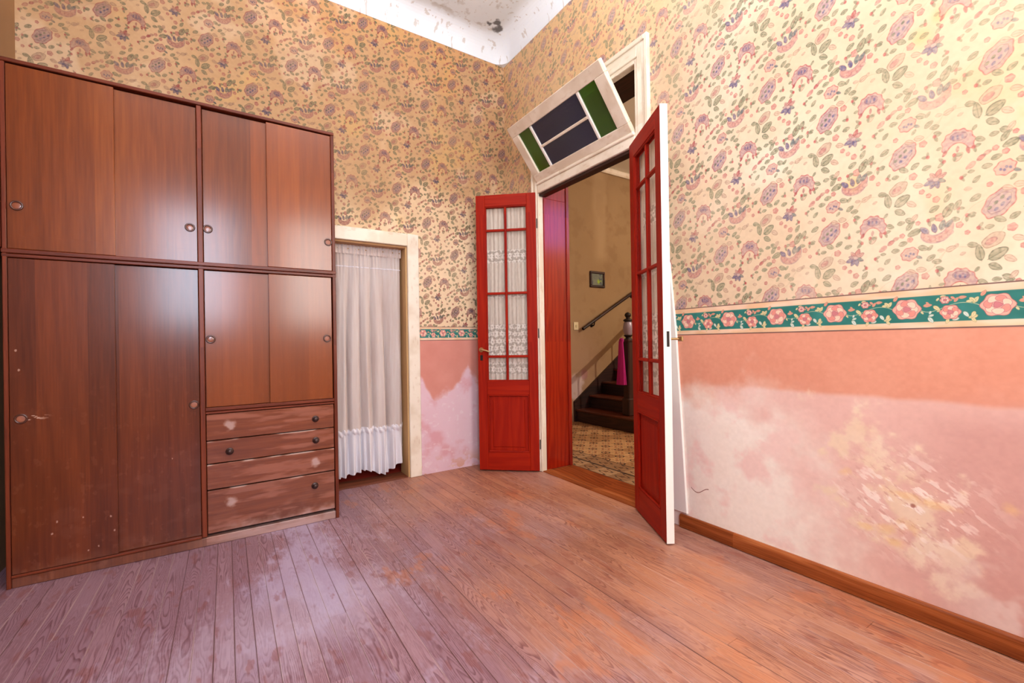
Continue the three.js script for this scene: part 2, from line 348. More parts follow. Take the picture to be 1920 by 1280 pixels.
// ---------------------------------------------------------------- floor of the room: one mesh per board
{
  const g = struct('floor', 'worn reddish pine board floor with dusty wear, orange patches, and cool lilac and warm orange light painted in');
  const bw = 0.0705, n = 50, x0 = -3.49, Z = 4.6;
  seed(12);
  const tone = Array.from({ length: n }, () => [rnd(), rnd(), rnd(), rnd()]);
  const cuts = Array.from({ length: n }, (_, i) => [0, rr(0.9, 3.3) * (i % 3 ? 1 : 0.7) + 0.3, 5.2]);
  const c = canvasOf(2048, 2048, (u, v) => {
    const x = lerp(x0, 0, u), z = lerp(0, Z, v), b = Math.min(n - 1, Math.floor((x - x0) / bw)), a = (x - x0) / bw - b;
    const t = tone[b], seg = z > cuts[b][1] ? 1 : 0, k = t[seg] * 40 + b * 3.1;
    const wob = fbm(z * 1.3 + k, a * 0.7 + k, 3), fine = fbm(a * 26 + k, z * 18, 3);
    const d = a - 0.5 + (t[2 + seg] - 0.5) * 0.8, ring = (d * d * 4 + wob * 4.4 + fbm(z * 7 + k, a * 3, 2) * 0.4) * 4.2;
    const fr = ring - Math.floor(ring), line = sstep(0.4, 0.9, fr) * (1 - sstep(0.93, 1, fr)) * sstep(0.2, 0.6, fbm(z * 2.2 + k, k, 2) + t[3] * 0.3);
    const w1 = fbm(x * 24 + 3, z * 7 + 8, 3) - 0.5, w2 = fbm(x * 90, z * 40, 2) - 0.5;
    const left = 1 - sstep(-2.0, -0.5, x + (fbm(z * 0.9 + 40, x, 2) - 0.5) * 0.9 + w1 * 0.4);   // cool daylight lilac at left, warm bounce orange at right, painted into the boards
    let q = mix3(mix3([164, 110, 84], [188, 132, 102], t[seg]), mix3([142, 108, 122], [162, 126, 136], t[seg]), left);
    q = mix3(q, mix3([116, 62, 48], [108, 70, 80], left), clamp(line * 0.85 + (fine - 0.5) * 0.8));
    const dust = fbm(x * 1.5 + 3, z * 1.5 + 8, 4) + w1 * 0.3 + w2 * 0.16;
    q = mix3(q, [182, 168, 198], sstep(0.44, 0.70, dust) * 0.75 * (0.25 + 0.75 * left));  // dust, its lavender partly the cool daylight at left
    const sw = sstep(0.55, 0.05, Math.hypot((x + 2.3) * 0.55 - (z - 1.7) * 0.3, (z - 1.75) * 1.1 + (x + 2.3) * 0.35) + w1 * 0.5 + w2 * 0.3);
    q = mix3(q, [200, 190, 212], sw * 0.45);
    const sp = sstep(0.62, 0.72, fbm(x * 9 + 55, z * 5 + 12, 4) + w2 * 0.15) * sstep(0.5, 0.62, fbm(x * 1.6 + 7, z * 1.1 + 3, 2));
    q = mix3(q, [192, 108, 64], sp * 0.38);
    q = mix3(q, [120, 54, 44], sstep(0.66, 0.76, fbm(x * 26 + 7, z * 9 + 77, 4)) * 0.3);
    q = mix3(q, [206, 142, 104], (1 - left) * sstep(0.4, 0.65, fbm(x * 3 + 20, z * 1.6, 3)) * 0.45);  // warm bounce tint along the right wall, in patches
    const e = Math.min(a, 1 - a) * bw, h1 = TAB[(b * 71 + seg * 13 + (a > 0.5 ? 71 : 0)) & 65535];
    q = mix3(q, h1 > 0.45 ? [204, 178, 172] : [106, 68, 64], (1 - sstep(0.001, 0.0042, e)) * 0.75 * clamp(0.2 + 1.2 * fbm(z * 3 + k, 1, 2) - 0.3));
    return q;
  });
  const m = std({ map: tex(c), roughness: 0.46, bumpMap: tex(c, false), bumpScale: 0.0006 });
  for (let b = 0; b < n; b++) {
    const xa = x0 + b * bw, xb = Math.min(0, xa + bw), cs = cuts[b];
    if (xb - xa < 0.004) continue;
    for (let k = 0; k < cs.length - 1; k++) {
      const y = -rnd() * 0.0015;
      part('plank', uvPlane(bbox(xa + 0.0004, xb - 0.0004, -0.03, y, cs[k] + 0.0005, cs[k + 1] - 0.0005, 0.0007, 'z'), 0, 2, x0, 0, 0, Z), m, g);
    }
  }
  part('subfloor', bbox(-3.7, 0.0, -0.12, -0.031, -0.0, 5.4, 0), std({ color: 0x6a4a44, roughness: 0.9 }), g);
}

// ---------------------------------------------------------------- walls
const tPlain = wrapTex(canvasOf(256, 256, (u, v) => { const n = fbm(u * 8, v * 8, 4); return mix3([206, 176, 138], [222, 194, 158], n); }), 2, 2);
const mPlain = std({ map: tPlain, roughness: 0.9 });
const mMasonry = std({ color: 0xcbb094, roughness: 0.95 });
{ // left wall (behind the wardrobe), with the curtained doorway
  const g = struct('wall_left', 'left wall with faded floral wallpaper above a green frieze and pink plaster');
  part('masonry', onWall(shapeOf(-3.7, 0, -0.12, 4.4, [[-1.85, -1.07, -0.06, 2.08]]), 0.2, 'z', -0.2), mMasonry, g);
  const t = paperTexture(2048, 1600, -3.49, 0, 1.35, 4.07, 0.11, 0.06, [[186, 147, 105], [198, 161, 121]], 1.0, (x, y, q) => {
    const pale = sstep(0.0, 1.0, (2.9 - y) / 0.8 + (fbm(x * 2.2, y * 2.2, 3) - 0.5) * 1.3) * sstep(-2.1, -1.3, x);
    q = mix3(q, [240, 216, 180], pale * 0.85);
    const topTan = sstep(0.0, 1.0, (y - 3.55) / 0.5 + (fbm(x * 3 + 9, y * 3, 4) - 0.5) * 2.2);
    q = mix3(q, [206, 146, 88], topTan * 0.45);  // oranger tan toward the top of the paper
    const yel = sstep(0.62, 0.74, fbm(x * 2.6 + 21, y * 2.6 + 5, 3));
    q = mix3(q, [208, 166, 92], yel * 0.3);
    const pal = sstep(0.64, 0.76, fbm(x * 3.2 + 61, y * 3.2 + 15, 3));
    return mix3(q, [228, 206, 184], pal * 0.3);
  }, [0.76, 0.68, 0.64]);
  const notch = (l) => new THREE.Shape(l.map((q) => new THREE.Vector2(...q)));
  part('wallpaper', uvPlane(onWall(notch([[-3.49, 1.352], [-1.85, 1.352], [-1.85, 2.08], [-1.07, 2.08], [-1.07, 1.352], [0, 1.352], [0, 4.06], [-3.49, 4.06]]), 0.003, 'z', 0), 0, 1, -3.49, 0, 1.35, 4.07), std({ map: t, roughness: 0.75 }), g);
  const c = canvasOf(512, 640, (u, v) => {
    const x = lerp(-1, 0, u), y = v * 1.25, n = fbm(x * 7, y * 7, 5), n2 = fbm(x * 3 + 50, y * 3, 4);
    let q = mix3([206, 134, 120], [220, 152, 138], n);
    const low = sstep(-0.05, 0.05, 0.62 + 0.1 * Math.sin((x + 0.9) * 7.5) - y + (n - 0.5) * 0.22) + sstep(-0.03, 0.05, 1.0 - y - Math.abs(x + 0.47) * 1.5 + (n - 0.5) * 0.2) + sstep(-0.03, 0.04, 0.92 - y - Math.abs(x + 0.95) * 2.2 + (n - 0.5) * 0.16);
    q = mix3(q, mix3([222, 186, 200], [232, 206, 218], n2), clamp(low) * 0.92);
    q = mix3(q, [214, 146, 152], sstep(0.5, 0.72, fbm(x * 6 + 22, y * 6 + 3, 5)) * clamp(low) * 0.6);
    q = mix3(q, [212, 150, 120], sstep(0.2, 0.0, y) * sstep(0.5, 0.62, fbm(x * 14, y * 22, 3)) * 0.7);
    return mix3(q, [238, 224, 226], sstep(0.62, 0.78, fbm(x * 22, y * 30, 4)) * clamp(low) * 0.4);
  });
  part('plaster', uvPlane(onWall(shapeOf(-1.0, 0, 0, 1.235), 0.003, 'z', 0), 0, 1, -1, 0, 0, 1.25), std({ map: tex(c), roughness: 0.85, bumpMap: tex(c, false), bumpScale: 0.002 }), g, 'pink and lilac plaster');
  part('wallpaper_border', uvPlane(onWall(shapeOf(-1.0, 0, 1.229, 1.358), 0.004, 'z', 0), 0, 1, -1.0, 0, 1.229, 1.358), std({ map: borderTexture(1024, 1.0, 0.129, 0.026, 0.106, 0.1, 0.74), roughness: 0.7 }), g, 'green frieze with pink roses');
}
const B = { z0: 0.553, z1: 1.757, top: 3.18, t: 0.36 };
{ // right wall with the double door
  const g = struct('wall_right', 'right wall with cream floral wallpaper, green rose frieze and peeling pink plaster');
  part('masonry', onWall(shapeOf(-0.2, 5.4, -0.12, 4.4, [[B.z0 - 0.02, B.z1 + 0.02, -0.06, B.top + 0.02]]), B.t, 'x', B.t), mMasonry, g);
  const stainTone = (z, y, q) => {  // stains, plus tan toward top and door and paler patches beyond
    const up = sstep(0, 1, (y - 2.6) / 1.3 + (fbm(z * 1.6, y * 1.6, 4) - 0.5) * 1.4);
    q = mix3(q, [222, 184, 138], up * lerp(0.75, 0.4, sstep(1.9, 2.7, z)));
    q = mix3(q, [208, 164, 112], sstep(2.3, 1.2, z + (fbm(z * 2, y * 2 + 30, 3) - 0.5) * 0.7) * 0.55);
    const b = sstep(0.6, 0.74, fbm(z * 2.3 + 14, y * 2.3 + 3, 4));
    q = mix3(q, [218, 176, 122], b * 0.3);
    for (const [a, h, r] of [[3.24, 2.44, 0.06], [3.3, 2.5, 0.05], [3.52, 2.0, 0.05], [3.0, 1.9, 0.05]]) q = mix3(q, [214, 172, 88], sstep(r, 0, Math.hypot(z - a, y - h) + (fbm(z * 20, y * 20, 2) - 0.5) * 0.05) * 0.35);
    return mix3(q, [250, 240, 224], sstep(0.5, 0.66, fbm(z * 1.4 + 70, y * 1.4 + 6, 3)) * 0.4 * sstep(2.0, 2.6, z));
  };
  const T1 = paperTexture(2048, 1520, 0, 3.65, 1.35, 4.07, 0, 0, [[220, 196, 164], [230, 209, 180]], 0.88, stainTone, [0.95, 0.92, 0.94]);
  part('wallpaper', uvPlane(onWall(new THREE.Shape([[0, 1.39], [B.z0 - 0.02, 1.39], [B.z0 - 0.02, B.top + 0.02], [B.z1 + 0.02, B.top + 0.02], [B.z1 + 0.02, 1.39], [3.65, 1.39], [3.65, 4.06], [0, 4.06]].map((q) => new THREE.Vector2(...q))), 0.003, 'x', 0), 2, 1, 0, 3.65, 1.35, 4.07), std({ map: T1, roughness: 0.72 }), g);
  const T2 = paperTexture(1024, 1760, 3.65, 5.2, 1.35, 4.07, 0, 0, [[220, 196, 164], [230, 209, 180]], 0.88, stainTone, [0.95, 0.92, 0.94]);
  part('wallpaper', uvPlane(onWall(shapeOf(3.65, 5.2, 1.39, 4.06), 0.003, 'x', 0), 2, 1, 3.65, 5.2, 1.35, 4.07), std({ map: T2, roughness: 0.72 }), g);
  const W = 2.2, z0 = 1.75;
  const c = canvasOf(2048, 1168, (u, v) => {
    const z = z0 + u * W, y = v * 1.25, n = fbm(z * 4, y * 4, 5), m = fbm(z * 9 + 40, y * 9, 4), f = fbm(z * 60, y * 60, 2) - 0.5;
    let q = mix3([218, 146, 120], [226, 160, 134], n);
    const lineY = 0.93 + (fbm(z * 4, 3, 3) - 0.5) * 0.04, under = sstep(0.015, -0.015, y - lineY) * sstep(2.22, 2.55, z + (m - 0.5) * 0.4) + sstep(0.1, -0.3, y - 0.82 + (n - 0.5) * 0.5) * sstep(2.05, 2.5, z + (n - 0.5) * 0.5 + (0.8 - y) * 0.4);
    q = mix3(q, mix3([226, 180, 168], [232, 192, 182], m), clamp(under));
    const pale = sstep(0.26, -0.12, y - 0.70 + (n - 0.5) * 0.8) * sstep(3.25, 2.75, z + y * 0.35 + (m - 0.5) * 0.5);
    q = mix3(q, mix3([246, 234, 222], [250, 242, 234], m), clamp(pale));
    q = mix3(q, [240, 196, 190], sstep(0.5, 0.72, fbm(z * 6 + 9, y * 6 + 60, 5)) * clamp(pale) * 0.6);
    const right = sstep(3.05, 3.45, z + (m - 0.5) * 0.3) * sstep(1.0, 0.8, y);
    q = mix3(q, mix3([184, 128, 120], [204, 150, 142], n), right * 0.5);
    const dx = z - 3.16, dy = y - 0.47, px = dx * 0.75 + dy * 0.62, py = -dx * 0.62 + dy * 0.75;               // the peeled patch runs down to the right
    const peel = sstep(0.30, 0.0, Math.hypot(px * 2.0, py * 0.75) + (fbm(z * 11, y * 11, 6) - 0.5) * 1.1) * 1.3;
    q = mix3(q, mix3([236, 208, 176], [242, 224, 204], m), clamp(peel) * 0.85);
    const tear = sstep(0.40, 0.05, Math.hypot(dx, dy * 1.2)) * sstep(0.56, 0.70, fbm((dx * 0.8 - dy * 0.6) * 22 + 5, (dx * 0.6 + dy * 0.8) * 60, 4));
    q = mix3(q, [252, 236, 226], tear * 0.9);
    q = mix3(q, [190, 130, 118], sstep(0.36, 0.05, Math.hypot(dx, dy * 1.1)) * sstep(0.62, 0.74, fbm((dx * 0.8 - dy * 0.6) * 30 + 33, (dx * 0.6 + dy * 0.8) * 80, 4)) * 0.4);
    q = mix3(q, [150, 84, 72], sstep(0.012, 0.004, Math.hypot(z - 3.19, y - 0.475) + (m - 0.5) * 0.02) * 0.7);
    for (const [a, h, rx, ry] of [[2.945, 0.565, 0.035, 0.025], [3.16, 0.515, 0.09, 0.02], [3.27, 0.5, 0.06, 0.022], [3.1, 0.345, 0.05, 0.03], [3.19, 0.38, 0.05, 0.04], [3.475, 0.545, 0.035, 0.025], [3.12, 0.3, 0.05, 0.02], [3.02, 0.335, 0.03, 0.02]])
      q = mix3(q, [236, 196, 134], sstep(1.1, 0.1, Math.hypot((z - a) / rx, (y - h) / ry) + (fbm(z * 24, y * 24, 4) - 0.5) * 1.6) * 0.5);
    const w2 = sstep(0.5, 0.62, fbm(z * 7 + 3, y * 7 + 8, 4)) * sstep(3.2, 3.45, z) * sstep(0.45, 0.25, y);
    q = mix3(q, [228, 204, 196], w2 * 0.8);
    const ck = Math.abs(y - (0.27 + 0.02 * Math.sin(z * 40) + (z - 2.1) * -0.02)) < 0.0025 && z > 2.12 && z < 2.24;
    if (ck) q = [150, 104, 92];
    return [q[0] + f * 8, q[1] + f * 8, q[2] + f * 8];
  });
  const pm = std({ map: tex(c), roughness: 0.85, bumpMap: tex(c, false), bumpScale: 0.004 });
  part('plaster', uvPlane(onWall(shapeOf(1.78, 3.95, 0, 1.24), 0.003, 'x', 0), 2, 1, z0, z0 + W, 0, 1.25), pm, g, 'peeling pink plaster');
  const t2 = tex(c); t2.wrapS = THREE.MirroredRepeatWrapping;
  part('plaster', uvPlane(onWall(shapeOf(3.95, 5.2, 0, 1.24), 0.003, 'x', 0), 2, 1, z0, z0 + W, 0, 1.25), std({ map: t2, roughness: 0.85 }), g);
  part('plaster', bbox(-0.003, 0, 0, 1.24, 0, B.z0 - 0.02, 0), std({ color: 0xd8998a, roughness: 0.85 }), g);
  part('wallpaper_border', uvPlane(onWall(shapeOf(1.78, 3.95, 1.228, 1.398), 0.004, 'x', 0), 2, 1, 1.78, 3.95, 1.228, 1.398), std({ map: borderTexture(2048, 2.17, 0.17, 0.029, 0.137, 0.076), roughness: 0.65 }), g, 'green frieze with pink roses');
  part('wallpaper_border', uvPlane(onWall(shapeOf(3.95, 5.2, 1.228, 1.398), 0.004, 'x', 0), 2, 1, 3.95, 5.2, 1.228, 1.398), std({ map: borderTexture(1024, 1.25, 0.17, 0.029, 0.137, 0.02), roughness: 0.65 }), g, 'green frieze with pink roses');
}
{ // the wall behind the camera and the far left wall, each with its window openings
  const g = struct('wall_rear', 'plain plastered wall behind the viewer with two tall windows');
  const gw = onWall(shapeOf(-3.7, 0.0, -0.12, 4.4, WINDOWS.map((w) => [w.x0, w.x1, ...WIN_Y])), 0.2, 'z', ROOM.z1);
  part('masonry', uvBox(gw), mPlain, g);
  const g2 = struct('wall_far_left', 'plain side wall at the left end of the wardrobe');
  part('masonry', uvBox(onWall(shapeOf(-0.2, 5.4, -0.12, 4.4), 0.2, 'x', ROOM.x0)), std({ map: tPlain, color: 0xc0a890, roughness: 0.9 }), g2);
  const win = (name, label, w, y0, y1, pos, turn) => {
    const o = struct(name, label, pos, turn);
    part('frame', [bbox(0, 0.05, y0, y1, -0.05, 0.05, 0.004), bbox(w - 0.05, w, y0, y1, -0.05, 0.05, 0.004), bbox(0.05, w - 0.05, y0, y0 + 0.05, -0.05, 0.05, 0.004), bbox(0.05, w - 0.05, y1 - 0.05, y1, -0.05, 0.05, 0.004), bbox(w / 2 - 0.03, w / 2 + 0.03, y0 + 0.05, y1 - 0.05, -0.03, 0.03, 0.004)], M.cream, o);
    for (const k of [0, 1]) part('pane', bbox(k ? w / 2 + 0.03 : 0.05, k ? w - 0.05 : w / 2 - 0.03, y0 + 0.05, y1 - 0.05, -0.002, 0.002, 0), M.glass, o);
  };
  win('window_2', 'tall two-leaf window behind the viewer, nearer the wardrobe side', 1.0, ...WIN_Y, [WINDOWS[0].x0, 0, ROOM.z1 + 0.1], 0);
  win('window_3', 'tall two-leaf window behind the viewer, nearer the right wall', 1.0, ...WIN_Y, [WINDOWS[1].x0, 0, ROOM.z1 + 0.1], 0);
}
{ // ceiling with a coved cornice; the plan's corners are rounded
  const g = struct('ceiling', 'dirty white plaster ceiling with a coved cornice and dark mould spots');
  const X0 = -3.49, X1 = 0, Z0 = 0, Z1 = 5.2, N = 10, cs = 12;
  const ring = (d, y, r) => {
    const out = [];
    for (const [cx, cz, a0] of [[X1 - d - r, Z0 + d + r, -Math.PI / 2], [X1 - d - r, Z1 - d - r, 0], [X0 + d + r, Z1 - d - r, Math.PI / 2], [X0 + d + r, Z0 + d + r, Math.PI]])
      for (let i = 0; i <= cs; i++) { const a = a0 + (i / cs) * Math.PI / 2; out.push([cx + r * Math.cos(a), y, cz + r * Math.sin(a)]); }
    return out;
  };
  const D = 0.17, rings = [ring(-0.001, 4.04, 0.002), ring(0.006, 4.041, 0.13)];
  for (let i = 1; i <= N; i++) { const t = (i / N) * Math.PI / 2; rings.push(ring(0.006 + D * (1 - Math.cos(t)), 4.045 + D * Math.sin(t), 0.13 + 0.1 * (i / N))); }
  const pos = [], n = rings[0].length;
  const tri = (a, b, c) => pos.push(...a, ...b, ...c);
  for (let k = 0; k < rings.length - 1; k++) for (let i = 0; i < n; i++) { const a = rings[k][i], b = rings[k][(i + 1) % n], c = rings[k + 1][(i + 1) % n], d = rings[k + 1][i]; tri(a, b, c); tri(a, c, d); }
  const last = rings[rings.length - 1], ctr = [-1.745, last[0][1], 2.6];
  for (let i = 0; i < n; i++) tri(last[i], last[(i + 1) % n], ctr);
  const geo = new THREE.BufferGeometry(); geo.setAttribute('position', new THREE.Float32BufferAttribute(pos, 3)); geo.computeVertexNormals();
  const c = canvasOf(1024, 1024, (u, v) => {
    const x = lerp(-1.8, 0, u), z = lerp(0, 1.8, v), d = Math.min(-x, z), n = fbm(x * 4, z * 4, 5), f = fbm(x * 14 + 5, z * 14, 4);
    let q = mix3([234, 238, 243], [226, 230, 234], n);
    const inner = sstep(0.13, 0.24, d + (n - 0.5) * 0.06 + 0.05 * sstep(0.45, 0.1, Math.hypot(x, z)) * -1);
    q = mix3(q, mix3([200, 200, 198], [214, 212, 210], n), inner * 0.85);
    q = mix3(q, [150, 132, 116], inner * sstep(0.56, 0.75, f) * 0.4);
    for (const [a, b, r] of [[-0.21, 0.24, 0.045], [-0.27, 0.32, 0.03], [-0.34, 0.27, 0.03]]) q = mix3(q, [84, 78, 76], sstep(r, r * 0.3, Math.hypot(x - a, z - b) + (f - 0.5) * 0.1) * 0.85);
    q = mix3(q, [170, 150, 132], sstep(0.7, 0.78, fbm(x * 30, z * 30, 3)) * 0.4);
    return q;
  });
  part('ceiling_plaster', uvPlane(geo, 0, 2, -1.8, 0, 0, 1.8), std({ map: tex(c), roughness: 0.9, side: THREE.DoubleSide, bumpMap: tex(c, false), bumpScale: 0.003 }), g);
  part('roof_slab', bbox(-3.7, 0.4, 4.25, 4.45, -0.2, 5.4, 0), mMasonry, g);
}
{ // skirting on the right wall
  const g = struct('baseboard_right', 'reddish brown wooden skirting board along the peeling pink wall');
  const s = new THREE.Shape([[0, 0], [-0.02, 0], [-0.02, 0.062], [-0.017, 0.072], [-0.010, 0.08], [0, 0.08]].map((q) => new THREE.Vector2(...q)));
  const mk = (za, zb) => { const e = new THREE.ExtrudeGeometry(s, { depth: zb - za, bevelEnabled: false }); e.translate(-0.003, 0.004, za); return uvBox(e, 'z'); };
  part('board', mk(2.045, 5.19), phy({ map: tOak, roughness: 0.5, specularIntensity: 0.3, clearcoat: 0.1 }), g);
}

// ---------------------------------------------------------------- the double door: frame, reveal, transom
{
  const g = struct('trim_1', 'cream painted door frame with transom bar and red panelled reveal in the right wall');
  const c = M.cream, z0 = B.z0, z1 = B.z1;
  const cas = (za, zb, ya, yb, gr) => [bbox(-0.022, 0.0, ya, yb, za, zb, 0.004, gr)];
  part('casing', [...cas(z0 - 0.068, z0, 0, 3.295, 'y'), bbox(-0.032, -0.02, 0, 3.295, z0 - 0.068, z0 - 0.046, 0.004)], c, g);
  part('casing', [...cas(z1, z1 + 0.1, 0, 3.295, 'y'), bbox(-0.034, -0.02, 0, 3.295, z1 + 0.072, z1 + 0.1, 0.004)], c, g);
  part('head_casing', [...cas(z0, z1, B.top, 3.295, 'z'), bbox(-0.034, -0.02, 3.262, 3.295, z0 - 0.046, z1 + 0.072, 0.004, 'z')], c, g);
  // rebate strips round the transom opening and door
  part('jamb_strip', bbox(-0.012, 0.045, 0, B.top, z0 - 0.018, z0 + 0.016, 0.003), c, g);
  part('jamb_strip', bbox(-0.012, 0.045, 0, B.top, z1 - 0.03, z1 + 0.018, 0.003), c, g);
  part('head_strip', bbox(-0.012, 0.045, B.top - 0.03, B.top + 0.018, z0 + 0.016, z1 - 0.03, 0.003, 'z'), c, g);
  part('transom_bar', [bbox(-0.018, 0.075, 2.572, 2.645, z0 + 0.016, z1 - 0.03, 0.005, 'z'), bbox(-0.03, 0.03, 2.645, 2.668, z0 + 0.016, z1 - 0.03, 0.005, 'z')], c, g);
  part('transom_rebate', bbox(0.0, 0.075, 2.548, 2.572, z0 + 0.016, z1 - 0.03, 0.003, 'z'), M.dark, g);
  // reveal lining of thick wall: red boards
  part('reveal_panel', [bbox(0.046, B.t, 0, 2.548, z0 - 0.02, z0, 0.002), bbox(0.062, 0.078, 0.02, 2.54, z0, z0 + 0.007, 0.003), bbox(B.t - 0.03, B.t + 0.006, 0, 3.15, z0, z0 + 0.01, 0.003)], M.redReveal, g, 'glossy red reveal board');
  part('reveal_panel', [bbox(0.046, B.t, 2.548, B.top, z0 - 0.02, z0, 0.002)], M.redReveal, g);
  part('reveal_panel', [bbox(0.046, B.t, 0, B.top, z1, z1 + 0.02, 0.002)], M.redReveal, g);
  part('reveal_soffit', bbox(0.046, B.t, B.top - 0.002, B.top + 0.018, z0, z1, 0.002, 'z'), M.dark, g);
  part('threshold_board', bbox(0.105, 0.37, -0.03, 0.0, z0, z1, 0.003, 'z'), phy({ map: tOak, color: 0xe0c8b8, roughness: 0.5, specularIntensity: 0.2 }), g);
  for (const [a, b] of [[0.0, 0.05], [0.053, 0.10]]) part('threshold_strip', bbox(a, b, -0.03, 0.006, z0 - 0.0, z1, 0.003, 'z'), phy({ map: tOak, roughness: 0.5, specularIntensity: 0.3 }), g);
}
{ // a flat white slab with one slanted edge, beside the frame
  const g = struct('white_slab_3', 'white slab with a slanted edge on the right wall, behind the open leaf');
  const s = new THREE.Shape([[1.857, 0.1], [2.094, 0.1], [2.036, 1.24], [1.995, 1.7], [1.98, 1.72], [1.857, 1.72]].map((q) => new THREE.Vector2(...q)));
  const e = new THREE.ExtrudeGeometry(s, { depth: 0.012, bevelEnabled: true, bevelThickness: 0.003, bevelSize: 0.003, bevelSegments: 1 });
  e.rotateY(-Math.PI / 2); e.translate(-0.004, 0, 0);
  part('board', uvBox(e), M.white, g);
}
{ // transom sash, tilted into the room about its lower edge
  const g = struct('window_1', 'cream transom sash tilted open above the double door, with green and blue glass');
  g.position.set(-0.012, 2.685, 0); g.rotation.z = THREE.MathUtils.degToRad(38);
  const z0 = 0.572, z1 = 1.712, T = [-0.02, 0.02], c = M.cream;
  part('bottom_rail', bbox(...T, -0.02, 0.064, z0, z1, 0.004, 'z'), c, g);
  part('top_rail', bbox(...T, 0.425, 0.515, z0, z1, 0.004, 'z'), c, g);
  part('stile', bbox(...T, 0.064, 0.425, z0, 0.66, 0.004), c, g);
  part('stile', bbox(...T, 0.064, 0.425, 1.61, z1, 0.004), c, g);
  part('muntin', bbox(-0.015, 0.015, 0.064, 0.425, 0.822, 0.846, 0.004), M.white, g);
  part('muntin', bbox(-0.015, 0.015, 0.064, 0.425, 1.412, 1.436, 0.004), M.white, g);
  part('muntin', bbox(-0.015, 0.015, 0.228, 0.25, 0.846, 1.412, 0.004, 'z'), c, g);
  const gl = (hex) => phy({ color: hex, roughness: 0.22, transmission: 0.75, thickness: 0, ior: 1.5, side: THREE.DoubleSide });
  const green = gl(0x5c8c1c), blue = gl(0x3c3e6c);
  for (const [s0, s1, a, b, m, l] of [[0.064, 0.425, 0.66, 0.822, green, 'green glass'], [0.25, 0.425, 0.846, 1.412, blue, 'blue glass'], [0.064, 0.228, 0.846, 1.412, blue, 'blue glass'], [0.064, 0.425, 1.436, 1.61, green, 'green glass']]) part('glass_pane', bbox(-0.002, 0.002, s0, s1, a, b, 0), m, g, l);
}

// lace: sheer white with woven bands
const cLace = canvasOf(512, 1024, (u, v) => {
  const x = u * 0.44, y = 0.78 + v * 1.72, n = fbm(x * 240, y * 30, 2);
  let q = mix3([214, 204, 190], [234, 226, 214], 0.5 + 0.5 * Math.sin(x * 190 + fbm(x * 20, y * 2, 2) * 6));
  q = q.map((k) => k + (n - 0.5) * 26);
  const band = Math.max(sstep(1.93, 1.95, y) * sstep(2.075, 2.055, y), sstep(1.02, 1.05, y) * sstep(1.36, 1.34, y), sstep(1.6, 1.61, y) * sstep(1.66, 1.65, y) * 0.8, sstep(0.86, 0.88, y) * sstep(1.0, 0.98, y) * 0.9);
  const jx = x + (fbm(x * 30, y * 30, 2) - 0.5) * 0.03, jy = y + (fbm(x * 30 + 9, y * 30, 2) - 0.5) * 0.03, fy = ((jy / 0.068) % 1) - 0.5, fx = ((jx / 0.062 + (Math.floor(jy / 0.068) % 2) * 0.5) % 1) - 0.5, r = Math.hypot(fx, fy), a = Math.atan2(fy, fx), petal = sstep(0.44, 0.36, r * (1 + 0.22 * Math.cos(6 * a))) * sstep(0.07, 0.12, r);
  return mix3(q, mix3([190, 182, 170], [246, 242, 234], petal), band * 0.9);
});
const mLace = phy({ map: tex(cLace), roughness: 0.95, transmission: 0.3, thickness: 0, side: THREE.DoubleSide });

